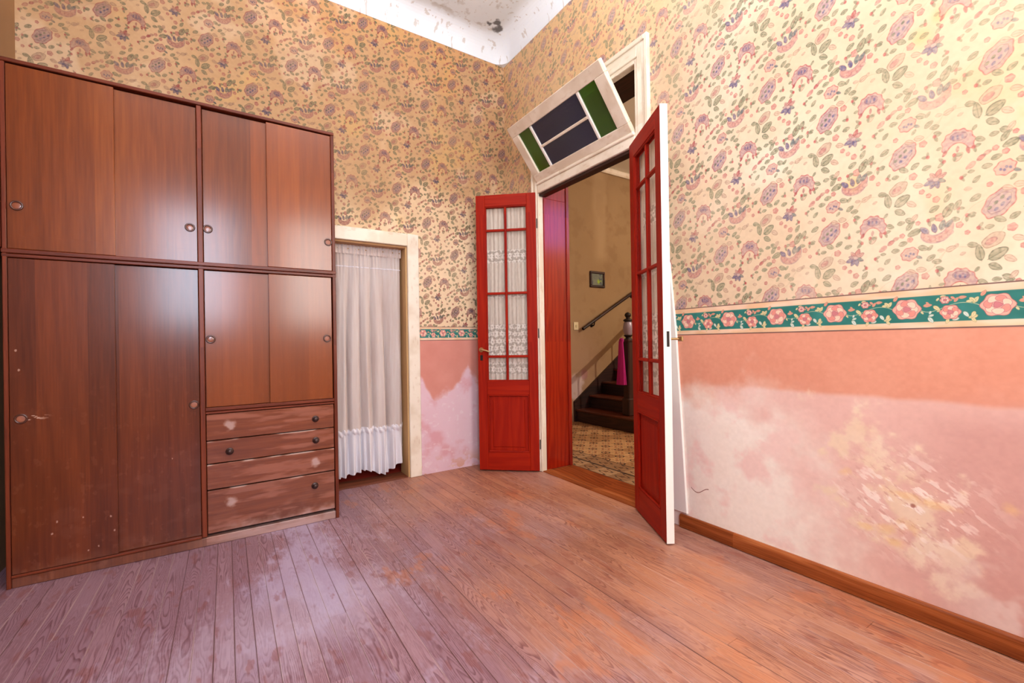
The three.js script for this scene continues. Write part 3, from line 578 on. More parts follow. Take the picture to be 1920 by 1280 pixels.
const HINGE_X = { '-1': -0.024, 1: -0.004 };
const LEAF = { w: 0.566, h: 2.58, g: [0.087, 0.48], gy: [0.842, 2.472], rails: [1.07, 1.66, 2.25] };
function doorLeaf(name, label, hingeZ, dir, face) {
  const turn = Math.atan2(-dir[1], dir[0]), g = struct(name, label, [HINGE_X[face], 0, hingeZ], turn);
  const { w, h, g: [a, b], gy: [c, d], rails } = LEAF, t = 0.023, m = M.red;
  part('stile', bbox(0.004, a, 0.012, h, -t, t, 0.003), m, g);
  part('stile', bbox(b, w, 0.012, h, -t, t, 0.003), m, g);
  part('top_rail', bbox(a, b, d, h, -t, t, 0.002, 'x'), m, g);
  part('lock_rail', bbox(a, b, 0.715, c, -t, t, 0.002, 'x'), m, g);
  part('bottom_rail', bbox(a, b, 0.012, 0.178, -t, t, 0.002, 'x'), m, g);
  const mid = (a + b) / 2 + 0.006;
  part('muntin', bbox(mid - 0.011, mid + 0.011, c, d, -0.013, 0.013, 0.004), m, g);
  for (const y of rails) part('muntin', [bbox(a, mid - 0.011, y - 0.011, y + 0.011, -0.013, 0.013, 0.004, 'x'), bbox(mid + 0.011, b, y - 0.011, y + 0.011, -0.013, 0.013, 0.004, 'x')], m, g);
  const bead = [];
  for (const f of [-1, 1]) { const z = [f * 0.008, f * 0.019].sort((p, q) => p - q); bead.push(bbox(a, a + 0.009, c, d, ...z, 0.002), bbox(b - 0.009, b, c, d, ...z, 0.002), bbox(a, b, d - 0.009, d, ...z, 0.002, 'x'), bbox(a, b, c, c + 0.009, ...z, 0.002, 'x')); }
  part('glazing_bead', bead, m, g);
  part('panel', [bbox(a, b, 0.178, 0.715, -0.007, 0.007, 0.001), bbox(a + 0.045, b - 0.045, 0.223, 0.67, -0.013, 0.013, 0.006)], m, g);
  const mol = [];
  for (const f of [-1, 1]) { const z = [f * 0.006, f * 0.0245].sort((p, q) => p - q); mol.push(bbox(a, a + 0.014, 0.178, 0.715, ...z, 0.005), bbox(b - 0.014, b, 0.178, 0.715, ...z, 0.005), bbox(a, b, 0.178, 0.192, ...z, 0.005, 'x'), bbox(a, b, 0.701, 0.715, ...z, 0.005, 'x')); }
  part('panel_moulding', mol, m, g);
  const ys = [c, ...rails, d];
  for (let k = 0; k < 4; k++) for (const [p, q] of [[a, mid - 0.011], [mid + 0.011, b]]) part('glass_pane', bbox(p, q, ys[k], ys[k + 1], -0.0015, 0.0015, 0), M.glass, g);
  for (const y of [0.25, 1.28, 2.3]) { const k = cyl(0.007, 0.007, 0.09, 10); k.translate(-0.002, y, face * -0.012); part('hinge', k, M.iron, g); }
  return g;
}
function laceCurtain(label, hingeZ, dir, face) {
  const nx = 90, ny = 40, geo = new THREE.PlaneGeometry(0.43, 1.69, nx, ny), p = geo.attributes.position;
  for (let i = 0; i < p.count; i++) { const x = p.getX(i), y = p.getY(i); p.setZ(i, 0.004 * Math.sin(x * 150 + Math.sin(y * 3) * 0.8) + 0.002 * Math.sin(x * 47 + y)); }
  geo.translate(0.285, 1.657, 0); geo.computeVertexNormals();
  const o = thing('lace_curtain', label, 'curtain', [HINGE_X[face], 0, hingeZ], Math.atan2(-dir[1], dir[0]), null);
  const m = part('sheer_panel', geo, mLace, o); m.position.z = -face * 0.032;
  for (const y of [0.80, 2.507]) { const r = cyl(0.004, 0.004, 0.43, 8); r.rotateZ(Math.PI / 2); r.translate(0.285, y, -face * 0.03); part('curtain_rod', r, M.brass, o); }
}
{
  const a1 = THREE.MathUtils.degToRad(48.94), a2 = THREE.MathUtils.degToRad(30.2);
  const d1 = [-Math.sin(a1), -Math.cos(a1)], d2 = [-Math.sin(a2), Math.cos(a2)];
  const L = doorLeaf('door_1', 'left leaf of the red glazed double door, swung back toward the curtained doorway', 0.555, d1, -1);
  const lever = (g, face, y, mat) => {
    const tb = new THREE.TubeGeometry(new THREE.CatmullRomCurve3([[0.532, y, face * 0.02], [0.532, y, face * 0.05], [0.525, y, face * 0.06], [0.49, y - 0.006, face * 0.06], [0.45, y - 0.02, face * 0.058]].map((q) => new THREE.Vector3(...q))), 24, 0.008, 8);
    const ro = cyl(0.02, 0.022, 0.008, 18); ro.rotateX(Math.PI / 2); ro.translate(0.532, y, face * 0.026);
    const h = part('door_handle', [tb, ro], mat, g, 'pale brass lever handle');
    const kp = new THREE.Mesh(bbox(0.52, 0.544, y - 0.1, y - 0.05, Math.min(face * 0.022, face * 0.026), Math.max(face * 0.022, face * 0.026), 0.001), M.iron); kp.name = 'keyhole_plate'; h.add(kp);
  };
  lever(L, -1, 1.135, M.brass);
  const R = doorLeaf('door_2', 'right leaf of the red glazed double door, open toward the viewer, with white edge', 1.69, d2, 1);
  part('edge_strip', bbox(0.5645, 0.5685, 0.012, 2.58, -0.0228, 0.0228, 0.001), M.white, R, 'white painted edge');
  part('lock_plate', bbox(0.568, 0.571, 1.16, 1.25, -0.012, 0.004, 0.001), M.iron, R);
  const b = cyl(0.007, 0.007, 0.07, 10); b.rotateX(Math.PI / 2); b.translate(0.55, 1.205, -0.05); const e = bbox(0.535, 0.585, 1.19, 1.22, -0.09, -0.075, 0.004);
  part('door_handle', [b, e], M.brass, R, 'brass knob on the back of the leaf');
  laceCurtain('white lace curtain behind the panes of the left red door leaf', 0.555, d1, -1);
  laceCurtain('white lace curtain behind the panes of the right red door leaf', 1.69, d2, 1);
}

// ---------------------------------------------------------------- curtained doorway
{
  const g = struct('trim_2', 'cream painted casing round the curtained doorway beside the wardrobe');
  part('casing', bbox(-1.072, -0.965, 0, 2.19, 0, 0.024, 0.005), M.cream, g);
  part('casing', bbox(-1.955, -1.848, 0, 2.19, 0, 0.024, 0.005), M.cream, g);
  part('head_casing', bbox(-1.848, -1.072, 2.08, 2.19, 0, 0.024, 0.005, 'x'), M.cream, g);
  const tan = std({ color: 0xc8a06c, roughness: 0.7 });
  part('jamb', bbox(-1.085, -1.068, 0, 2.078, -0.2, 0.0, 0.002), tan, g);
  part('jamb', bbox(-1.85, -1.835, 0, 2.078, -0.2, 0.0, 0.002), tan, g);
  part('jamb_head', bbox(-1.835, -1.085, 2.062, 2.08, -0.2, 0.0, 0.002, 'x'), std({ color: 0xb08458, roughness: 0.7 }), g);
  part('threshold_board', bbox(-1.835, -1.085, -0.03, 0.008, -0.2, 0.0, 0.003, 'x'), phy({ map: tBrown, color: 0xd8c8c8, roughness: 0.6 }), g);
}
{ // the alcove behind the curtain
  const g = struct('wall_alcove', 'dim pinkish alcove with a red floor behind the sheer curtain');
  const m = std({ color: 0xb87058, roughness: 0.9 });
  part('back_panel', bbox(-2.0, -0.9, 0, 2.3, -1.02, -1.0, 0), m, g);
  part('side_panel', bbox(-2.02, -2.0, 0, 2.3, -1.0, -0.2, 0), m, g);
  part('side_panel', bbox(-0.9, -0.88, 0, 2.3, -1.0, -0.2, 0), m, g);
  part('top_panel', bbox(-2.0, -0.9, 2.3, 2.32, -1.0, -0.2, 0), m, g);
  part('red_floor', bbox(-2.0, -0.9, -0.03, 0.0, -1.0, -0.2, 0), std({ color: 0x9a2414, roughness: 0.6 }), g, 'red painted floor');
}
{
  const o = thing('doorway_curtain', 'sheer whitish gathered curtain with a ruffled hem hanging in the doorway beside the wardrobe', 'curtain', [-1.46, 0, -0.1]);
  const folds = (x, y, t) => {       // t: 0 at the rod, 1 at the hem
    const k = x + 0.012 * Math.sin(t * 3 + x * 9), a = 0.012 + 0.05 * sstep(0, 0.7, t), f = Math.abs(Math.sin(k * 25 + Math.sin(k * 8) * 0.9));
    return a * (Math.pow(f, 0.42) * 1.5 - 1.0 + 0.10 * Math.sin(k * 96 + 1.3 + t * 2)) + (1 - sstep(0, 0.25, t)) * 0.005 * Math.sin(x * 190);
  };
  const cloth = (w0, y0, y1, nx, ny, fn) => {
    const geo = new THREE.PlaneGeometry(w0, y1 - y0, nx, ny); geo.translate(0, (y0 + y1) / 2, 0);
    const p = geo.attributes.position;
    for (let i = 0; i < p.count; i++) { const q = fn(p.getX(i), p.getY(i)); p.setXYZ(i, q[0], q[1], q[2]); }
    geo.computeVertexNormals(); return geo;
  };
  const c = canvasOf(512, 1024, (u, v) => { const n = fbm(u * 90, v * 12, 3); const w = fbm(u * 5, v * 3, 3); return mix3([232, 214, 206], [246, 236, 232], clamp(w + (n - 0.5) * 0.8)); });
  const fab = phy({ map: tex(c), roughness: 0.95, transmission: 0.2, thickness: 0, side: THREE.DoubleSide, transparent: true, opacity: 0.84 });
  const fab2 = phy({ color: 0xf0ecf2, roughness: 0.95, transmission: 0.15, thickness: 0, side: THREE.DoubleSide });
  part('sheer_panel', cloth(0.72, 0.46, 2.05, 220, 50, (x, y) => { const t = (2.05 - y) / 1.59; return [x + 0.006 * Math.sin(x * 40 + y * 2), y, folds(x, y, t)]; }), fab, o);
  part('rod_pocket', cloth(0.73, 1.985, 2.062, 160, 4, (x, y) => [x, y, 0.012 + 0.006 * Math.sin(x * 210) + 0.004 * Math.sin(x * 83)]), fab, o);
  part('seam', cloth(0.72, 1.872, 1.88, 160, 1, (x, y) => [x, y, folds(x, y, 0.11) + 0.003]), fab2, o);
  const hem = (x) => 0.085 + 0.026 * Math.sin(x * 17 + 2.2) + 0.014 * Math.sin(x * 23);
  part('ruffle', cloth(0.73, 0, 1, 240, 26, (x, v) => { const t = 1 - v; return [x, lerp(0.45, hem(x), t), folds(x, 0.4, 1) * (1 - t * 0.2) + (0.004 + 0.022 * t) * Math.sin(x * 120 + Math.sin(x * 31) * 1.5) + 0.012 * t]; }), fab2, o, 'white gathered ruffle');
  part('gathered_band', cloth(0.735, 0, 1, 240, 8, (x, v) => { const a = v * Math.PI; return [x, 0.45 + (v - 0.5) * 0.055 + 0.006 * Math.sin(x * 74), folds(x, 0.45, 1) + 0.012 * Math.sin(a) + 0.008 * Math.sin(x * 165 + v * 3)]; }), fab2, o, 'gathered band above the ruffle');
  part('hem_seam', cloth(0.73, 0, 1, 240, 1, (x, v) => [x, lerp(0.452, hem(x), 0.55) + v * 0.006, folds(x, 0.4, 1) * 0.84 + 0.0128 * Math.sin(x * 120 + Math.sin(x * 31) * 1.5) + 0.0095]), fab2, o);
  const r = cyl(0.007, 0.007, 0.748, 10); r.rotateZ(Math.PI / 2); r.translate(0, 2.03, 0); part('curtain_rod', r, M.brass, o);
}

// ---------------------------------------------------------------- wardrobe
{
  const X0 = -3.385, X1 = -1.80, ZF = 0.60, H = 2.68;
  const bandsOf = (sd) => { seed(sd); const out = []; let x = X0; while (x < X1) { const w = rr(0.09, 0.22); out.push([x, x + w, rnd(), rnd()]); x += w; } return out; };
  const upB = bandsOf(5), loB = bandsOf(9);
  const knobs = [[-3.33, 1.935], [-2.62, 1.92], [-2.532, 1.922], [-1.846, 1.913], [-2.525, 1.248], [-1.862, 1.248], [-3.325, 0.852], [-2.612, 0.857]];
  const c = canvasOf(1216, 2048, (u, v) => {
    const x = lerp(X0, X1, u), y = v * H, up = y > 1.69, dr = x > -2.56 && y < 0.80;
    const bd = (up ? upB : loB).find((b) => x >= b[0] && x < b[1]) || upB[0];
    let t, s = bd[2] * 30;
    if (!dr) {
      const wav = fbm(x * 7 + s, y * 0.9 + s, 3), ring = Math.sin((x * 26 + wav * 6 + s) * 3) * 0.5 + 0.5;
      t = 0.42 + (bd[3] - 0.5) * 0.42 + (ring - 0.5) * 0.16 + (fbm(x * 150 + s, y * 6, 3) - 0.5) * 0.4 + (fbm(x * 4, y * 1.1 + s, 2) - 0.5) * 0.35;
    } else {
      const row = y > 0.628 ? 0 : y > 0.487 ? 1 : y > 0.33 ? 2 : 3, wav = fbm(x * 1.6 + row * 9, y * 9 + row * 5, 3), ring = Math.sin((y * 40 + wav * 8) * 3) * 0.5 + 0.5;
      t = 0.4 + (ring - 0.5) * 0.25 + (fbm(x * 5, y * 160 + row, 2) - 0.5) * 0.6 + (fbm(x * 2 + row * 4, y * 7, 2) - 0.5) * 0.4;
    }
    t = clamp(t);
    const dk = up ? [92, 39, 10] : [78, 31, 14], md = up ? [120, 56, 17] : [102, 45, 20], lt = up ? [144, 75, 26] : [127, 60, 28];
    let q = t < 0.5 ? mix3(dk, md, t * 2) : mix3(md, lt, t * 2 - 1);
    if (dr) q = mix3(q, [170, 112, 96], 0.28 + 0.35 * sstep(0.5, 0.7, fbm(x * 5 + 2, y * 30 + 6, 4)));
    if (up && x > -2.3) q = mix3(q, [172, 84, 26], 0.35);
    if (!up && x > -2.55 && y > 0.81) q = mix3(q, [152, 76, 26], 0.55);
    const wear = sstep(0.6, 0.72, fbm(x * 6 + 80, y * 9, 4)) * sstep(1.1, 0.2, y);
    q = mix3(q, [150, 108, 104], wear * 0.10);
    const d2 = sstep(0.13, 0.03, y + (fbm(x * 22, y * 22, 3) - 0.5) * 0.09) * lerp(0.15, 0.6, sstep(-2.75, -2.3, x));
    q = mix3(q, [196, 176, 178], d2);
    if (dr) for (const [yy, w] of [[0.628, 0.012], [0.486, 0.014], [0.33, 0.014]]) q = mix3(q, [206, 186, 180], sstep(w, 0, Math.abs(y - yy)) * sstep(0.45, 0.62, fbm(x * 9 + yy * 50, y * 60, 3)) * 0.75);
    for (const [a, b] of [[-2.434, 0.719], [-2.431, 0.244], [-1.95, 0.41]]) { const dd = Math.hypot((x - a) * 1.1, (y - b) * 0.9) + (fbm(x * 40, y * 40, 3) - 0.5) * 0.03; q = mix3(q, [190, 164, 160], sstep(0.04, 0.012, dd) * 0.75); }
    if (Math.abs(y - 0.853) < 0.012 && x > -3.35 && x < -3.2) q = mix3(q, [214, 186, 172], sstep(0.5, 0.62, fbm(x * 60, y * 140, 3)) * sstep(-3.2, -3.3, x));
    for (const [a, b] of [[-3.1, 0.3], [-3.04, 0.13], [-2.975, 0.2], [-2.99, 0.28], [-3.2, 0.3], [-3.22, 0.24], [-2.72, 0.55], [-3.34, 1.2], [-3.33, 1.1], [-3.08, 0.12]]) q = mix3(q, [214, 184, 170], sstep(0.006, 0.002, Math.hypot((x - a) * 1.2, (y - b) * 0.8) + (fbm(x * 120, y * 120, 2) - 0.5) * 0.008) * 0.6);
    for (const [a, b] of knobs) q = mix3(q, [104, 50, 30], sstep(0.04, 0.026, Math.hypot(x - a, y - b)) * 0.4);
    if (!dr) q = mix3(q, [170, 118, 100], sstep(0.66, 0.78, fbm(x * 40 + 8, y * 26, 4)) * 0.12 * sstep(1.4, 0.4, y));
    return q;
  });
  const bumpC = canvasOf(512, 512, (u, v) => { const n = fbm(u * 26, v * 10, 3) * 255; return [n, n, n]; });
  const bt = tex(bumpC, false, true); bt.repeat.set(2, 3);
  const face = phy({ map: tex(c), roughness: 0.42, specularIntensity: 0.3, clearcoat: 0.85, clearcoatRoughness: 0.19, bumpMap: bt, bumpScale: 0.0008 });
  const rail = phy({ map: tBrown, color: 0xd0a8a4, roughness: 0.45, specularIntensity: 0.4, clearcoat: 0.25, clearcoatRoughness: 0.3 });
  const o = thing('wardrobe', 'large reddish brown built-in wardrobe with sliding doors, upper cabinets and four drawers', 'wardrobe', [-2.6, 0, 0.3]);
  const put = (name, geo, m, parent = o, label) => { const list = Array.isArray(geo) ? geo : [geo]; list.forEach((g) => g.translate(2.6, 0, -0.3)); return part(name, list, m, parent, label); };
  const fbox = (a, b, y0, y1, z0, z1, ch = 0.002) => uvPlane(bbox(a, b, y0, y1, z0, z1, ch), 0, 1, X0, X1, 0, H);
  // carcass
  put('side_panel', bbox(X1 - 0.022, X1, 0, H - 0.02, 0.03, ZF, 0.003), rail);
  put('side_panel', bbox(X0, X0 + 0.018, 0, H - 0.02, 0.03, ZF, 0.003), rail);
  put('back_panel', bbox(X0 + 0.02, X1 - 0.024, 0.05, H - 0.03, 0.03, 0.045, 0), M.black);
  put('top_panel', bbox(X0 - 0.1, X1, H - 0.02, H, 0.03, ZF + 0.004, 0.003, 'x'), rail);
  put('shelf', bbox(X0 + 0.02, X1 - 0.024, 1.672, 1.712, 0.05, ZF - 0.05, 0.002, 'x'), rail);
  put('partition', bbox(-2.582, -2.556, 0.055, H - 0.02, 0.05, ZF - 0.002, 0.003), rail);
  put('middle_rail', [bbox(X0 - 0.002, X1 + 0.002, 1.692, 1.714, ZF - 0.05, ZF + 0.006, 0.003, 'x'), bbox(X0 - 0.002, X1 + 0.002, 1.672, 1.690, ZF - 0.05, ZF + 0.001, 0.003, 'x')], rail);
  put('drawer_rail', [bbox(-2.556, X1 - 0.022, 0.812, 0.832, ZF - 0.05, ZF + 0.002, 0.003, 'x'), bbox(-2.556, X1 - 0.022, 0.794, 0.809, ZF - 0.05, ZF - 0.003, 0.003, 'x')], rail);
  put('plinth', fbox(X0 + 0.018, X1 - 0.022, 0.0, 0.05, ZF - 0.06, ZF - 0.004, 0.003), face);
  put('bottom_track', bbox(X0 + 0.018, -2.582, 0.052, 0.066, ZF - 0.055, ZF + 0.002, 0.003, 'x'), rail);
  put('filler_strip', bbox(X0 - 0.1, X0 - 0.004, 1.72, H - 0.02, ZF - 0.03, ZF - 0.006, 0.002), rail);
  // sliding doors: front track and rear track
  const F = [ZF - 0.018, ZF - 0.001], R = [ZF - 0.038, ZF - 0.021];
  const pull = (x, y, z, parent, worn) => {
    const r = new THREE.TorusGeometry(0.021, 0.0048, 10, 26); r.translate(x, y, z + 0.002);
    const dsh = lathe([[0.0, 0.0015], [0.008, 0.002], [0.014, 0.0008], [0.018, 0.0004]], 20); dsh.rotateX(Math.PI / 2); dsh.translate(x, y, z);
    const p = put('finger_pull', r, ringM, parent); const q = put('pull_dish', dsh, worn, p); return p;
  };
  const ringM = phy({ color: 0x4c2416, roughness: 0.35, clearcoat: 0.5 });
  const pm = phy({ color: 0x8a4a30, roughness: 0.3, clearcoat: 0.5 }), pm2 = phy({ color: 0x9a5c44, roughness: 0.4 });
  const doors = [
    ['upper', X0 + 0.020, -2.955, 1.716, 2.652, F, knobs[0], pm], ['upper', -2.985, -2.584, 1.716, 2.65, R, knobs[1], pm],
    ['upper', -2.554, -2.185, 1.716, 2.65, R, knobs[2], pm], ['upper', -2.214, X1 - 0.024, 1.716, 2.652, F, knobs[3], pm2],
    ['lower', X0 + 0.020, -2.960, 0.068, 1.668, F, knobs[6], pm2], ['lower', -2.985, -2.584, 0.068, 1.668, R, knobs[7], pm2],
    ['lower', -2.554, -2.185, 0.834, 1.668, R, knobs[4], pm], ['lower', -2.212, X1 - 0.030, 0.834, 1.668, F, knobs[5], pm2],
  ];
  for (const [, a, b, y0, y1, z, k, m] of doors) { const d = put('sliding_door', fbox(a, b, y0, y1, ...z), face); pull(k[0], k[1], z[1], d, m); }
  // drawers
  const kn = std({ color: 0x3a2320, roughness: 0.35, metalness: 0.3 });
  const rows = [[0.634, 0.790, [[-1.944, 0.702]]], [0.492, 0.628, [[-1.943, 0.557], [-2.436, 0.555]]], [0.336, 0.486, []], [0.07, 0.328, [[-1.953, 0.25]]]];
  rows.forEach(([y0, y1, ks], i) => {
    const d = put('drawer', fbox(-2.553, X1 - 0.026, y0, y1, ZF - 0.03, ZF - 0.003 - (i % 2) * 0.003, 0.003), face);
    for (const [x, y] of ks) { const g = lathe([[0, 0.03], [0.008, 0.0295], [0.015, 0.025], [0.016, 0.019], [0.009, 0.012], [0.007, 0.006], [0.02, 0.004], [0.022, 0]], 20); g.rotateX(Math.PI / 2); g.translate(x, y, ZF - 0.003); put('knob', g, kn, d, 'dark round knob'); }
  });
}

// ---------------------------------------------------------------- hall beyond the double door
const HZ = -1.2, HX = 5.0, HZ1 = 4.0, HH = 3.95;
{
  const t = wrapTex(canvasOf(1024, 1024, (u, v) => {
    const x = u * 4, y = v * 4, n = fbm(x * 1.7, y * 1.7, 5), f = fbm(x * 8 + 7, y * 8, 4);
    let q = mix3([150, 120, 84], [178, 148, 108], n);
    q = mix3(q, [128, 98, 66], sstep(0.55, 0.7, f) * 0.6);
    return mix3(q, [190, 164, 130], sstep(0.62, 0.74, fbm(x * 3 + 40, y * 3, 3)) * 0.5);
  }), 4, 4);
  const m = std({ map: t, roughness: 0.85 });
  const cs = canvasOf(1024, 900, (u, v) => {
    const x = lerp(1.2, 4.8, u), y = lerp(0, 3.95, v), n = fbm(x * 1.7, y * 1.7, 5), f = fbm(x * 6 + 7, y * 6, 4);
    let q = mix3([146, 116, 80], [166, 136, 98], n);
    q = mix3(q, [134, 102, 68], sstep(0.5, 0.72, f) * 0.35);
    q = mix3(q, [184, 156, 118], sstep(0.2, 0.05, Math.abs(x - 2.55) + (n - 0.5) * 0.3) * sstep(2.35, 2.6, y) * 0.45);
    q = mix3(q, [178, 138, 118], sstep(2.9, 1.9, x) * sstep(1.7, 0.9, y) * 0.5);
    q = mix3(q, [206, 184, 184], sstep(0.05, -0.05, Math.hypot((x - 1.95) * 0.9, y - 0.55) - 0.16 + (f - 0.5) * 0.3) * 0.85);
    return mix3(q, [158, 104, 112], sstep(0.03, -0.03, Math.hypot(x - 2.14, (y - 0.68) * 0.8) - 0.05 + (f - 0.5) * 0.16) * 0.6);
  });
  const g = struct('wall_hall', 'aged tan plaster walls of the stair hall beyond the red doors');
  part('stair_wall', uvPlane(bbox(0.36, HX, -0.12, HH + 0.2, HZ - 0.2, HZ, 0), 0, 1, 1.2, 4.8, 0, 3.95), std({ map: tex(cs), roughness: 0.85 }), g);
  part('end_wall', uvBox(bbox(HX, HX + 0.2, -0.12, HH + 0.2, HZ - 0.2, HZ1 + 0.2, 0)), m, g);
  part('near_wall', uvBox(bbox(0.36, HX, -0.12, HH + 0.2, HZ1, HZ1 + 0.2, 0)), m, g);
  part('wall_return', uvBox(bbox(0.16, 0.36, -0.12, HH + 0.2, HZ - 0.2, -0.2, 0)), m, g);
  part('cornice', bbox(0.36, HX, HH - 0.09, HH, HZ, HZ + 0.06, 0.02, 'x'), M.cream, g);
  const ce = struct('ceiling_hall', 'pale plaster ceiling of the stair hall');
  part('ceiling_plaster', bbox(0.36, HX, HH, HH + 0.2, HZ, HZ1, 0), std({ color: 0xd8d0c0, roughness: 0.9 }), ce);
}
{ // patterned cement tiles
  const g = struct('floor_hall', 'brown and tan patterned cement tiles in the stair hall');
  const tile = (border) => tex(canvasOf(256, 256, (u, v) => {
    const a = Math.abs(u - 0.5) * 2, b = Math.abs(v - 0.5) * 2, r = Math.hypot(a, b), rc = Math.hypot(1 - a, 1 - b), th = Math.atan2(b, a), n = fbm(u * 20, v * 20, 3);
    let q = [196, 152, 104];
    if (!border) {
      if (r < 0.62 * (0.7 + 0.3 * Math.cos(4 * th))) q = [150, 92, 56];
      if (r < 0.26) q = [210, 172, 124];
      if (r < 0.12) q = [60, 38, 30];
      if (rc < 0.5 && rc > 0.36) q = [74, 48, 38];
      if (rc < 0.22) q = [164, 96, 54];
      if (Math.abs(a - b) < 0.05 && r > 0.6) q = [92, 60, 44];
    } else {
      q = [168, 130, 92];
      if (u < 0.06 || u > 0.94) q = [58, 40, 34];
      else if (Math.abs(v - 0.5 - 0.28 * Math.sin((u * 2) * Math.PI * 2)) < 0.07) q = [84, 58, 44];
      else if (r < 0.22) q = [128, 84, 52];
    }
    return q.map((k) => k * (0.82 + 0.36 * n));
  }));
  const mats = [false, true].map((b) => { const t = tile(b); return [std({ map: t, roughness: 0.55 }), std({ map: t, roughness: 0.6, color: 0xdcd2c8 })]; });
  const S = 0.2;
  seed(44);
  const geos = [0, 1].map(() => { const b = bbox(-S / 2 + 0.001, S / 2 - 0.001, -0.03, 0, -S / 2 + 0.001, S / 2 - 0.001, 0.0015); return uvPlane(b, 0, 2, -S / 2, S / 2, -S / 2, S / 2); });
  for (let i = 0; i < 9; i++) for (let j = 0; j < 16; j++) {
    const x = 0.37 + S * (i + 0.5), z = HZ + S * (j + 0.5);
    const m = part('tile', geos[0], mats[i < 2 ? 1 : 0][Math.floor(rnd() * 2)], g); m.position.set(x, -0.002 - rnd() * 0.001, z); m.rotation.y = i < 2 ? 0 : Math.floor(rnd() * 4) * Math.PI / 2;
  }
  part('tiled_field', uvBox(bbox(0.37 + 9 * S, HX, -0.03, -0.002, HZ, HZ1, 0)), std({ color: 0x9a724c, roughness: 0.6 }), g);
  part('tiled_field', uvBox(bbox(0.37, 0.37 + 9 * S, -0.03, -0.002, HZ + 16 * S, HZ1, 0)), std({ color: 0x9a724c, roughness: 0.6 }), g);
  part('screed', bbox(0.36, HX, -0.12, -0.031, HZ, HZ1, 0), M.black, g);
}
{
  const o = thing('staircase', 'dark wooden staircase rising along the hall wall with a carved newel post', 'staircase', [1.95, 0, 0]);
  const rise = 0.188, run = 0.27, n = 11, edge = std({ map: tBrown, color: 0xa08078, roughness: 0.35 });
  for (let k = 0; k < n; k++) {
    const x = k * run, z1 = k ? -0.30 : -0.02, s = new THREE.Group(); s.name = numbered('step'); o.add(s);
    part('riser', bbox(x, x + 0.02, k * rise, (k + 1) * rise - 0.03, HZ + 0.035, z1, 0.002, 'z'), M.dark, s);
    part('tread', bbox(x - 0.03, x + run + 0.02, (k + 1) * rise - 0.03, (k + 1) * rise, HZ + 0.035, z1 + 0.02, 0.008, 'z'), edge, s);
  }
  const sp = new THREE.Shape([[-0.04, 0], [-0.04, 0.3], [n * run, n * rise + 0.32], [n * run, n * rise - 0.3], [0.3, 0]].map((q) => new THREE.Vector2(...q)));
  const e = slab(sp, 0.03); e.translate(0, 0, HZ + 0.002); part('wall_string', uvBox(e, 'x'), M.dark, o);
  const sp2 = new THREE.Shape([[0.2, 0], [0.2, 0.3], [n * run, n * rise + 0.06], [n * run, n * rise - 0.3], [0.55, 0]].map((q) => new THREE.Vector2(...q)));
  const e2 = slab(sp2, 0.03); e2.translate(0, 0, -0.32); part('outer_string', uvBox(e2, 'x'), M.dark, o);
  const nx = 0.17, nz = -0.3;
  const post = part('newel_post', [bbox(nx - 0.055, nx + 0.055, rise, 1.2, nz - 0.055, nz + 0.055, 0.012), bbox(nx - 0.07, nx + 0.07, rise, 0.42, nz - 0.07, nz + 0.07, 0.012), bbox(nx - 0.068, nx + 0.068, 1.18, 1.215, nz - 0.068, nz + 0.068, 0.01)], M.dark, o);
  const fin = (pts, m, name) => { const g = lathe(pts, 24); g.translate(nx, 1.2, nz); return part(name, g, m, post); };
  fin([[0.05, 0], [0.055, 0.02], [0.03, 0.035], [0.04, 0.05], [0.058, 0.062], [0.055, 0.075]], M.iron, 'finial_base');
  fin([[0.045, 0.075], [0.062, 0.12], [0.066, 0.18], [0.055, 0.24], [0.04, 0.255]], std({ color: 0x9a90a0, roughness: 0.35, metalness: 0.2 }), 'finial_urn').userData.label = 'pale grey urn';
  fin([[0.045, 0.255], [0.064, 0.268], [0.05, 0.29], [0.022, 0.3], [0.03, 0.315], [0.044, 0.34], [0.036, 0.366], [0.014, 0.38], [0, 0.384]], M.iron, 'finial_cap');
  const rail = new THREE.TubeGeometry(new THREE.CatmullRomCurve3([[nx, 1.12, nz], [0.6, 1.38, nz], [1.4, 1.94, nz], [2.7, 2.85, nz]].map((q) => new THREE.Vector3(...q))), 30, 0.032, 8);
  part('hand_rail', uvBox(rail, 'x'), M.dark, o);
  for (let k = 1; k < 10; k++) { const x = k * run + 0.14, y0 = (k + 1) * rise, y1 = 1.12 + (x - nx) * 0.69; const g = lathe([[0.014, 0], [0.02, 0.1], [0.011, 0.2], [0.02, 0.42], [0.011, 0.6], [0.014, y1 - y0]], 10); g.translate(x, y0, nz); part('baluster', g, M.dark, o); }
}
{
  const o = thing('wall_handrail', 'dark wooden handrail fixed to the stair wall, climbing to the right', 'handrail');
  const t = new THREE.TubeGeometry(new THREE.CatmullRomCurve3([[2.06, 1.385, HZ + 0.07], [2.25, 1.49, HZ + 0.075], [2.7, 1.735, HZ + 0.075], [3.25, 2.03, HZ + 0.075], [4.2, 2.56, HZ + 0.075]].map((q) => new THREE.Vector3(...q))), 30, 0.024, 10);
  part('rail', uvBox(t, 'x'), M.dark, o);
  for (const [x, y] of [[2.3, 1.5], [3.2, 1.99]]) { const b = new THREE.TubeGeometry(new THREE.CatmullRomCurve3([[x, y - 0.06, HZ], [x, y - 0.06, HZ + 0.05], [x, y, HZ + 0.075]].map((q) => new THREE.Vector3(...q))), 10, 0.01, 8); const r = cyl(0.028, 0.028, 0.01, 14); r.rotateX(Math.PI / 2); r.translate(x, y - 0.06, HZ + 0.005); part('bracket', [b, r], M.iron, o); }
}
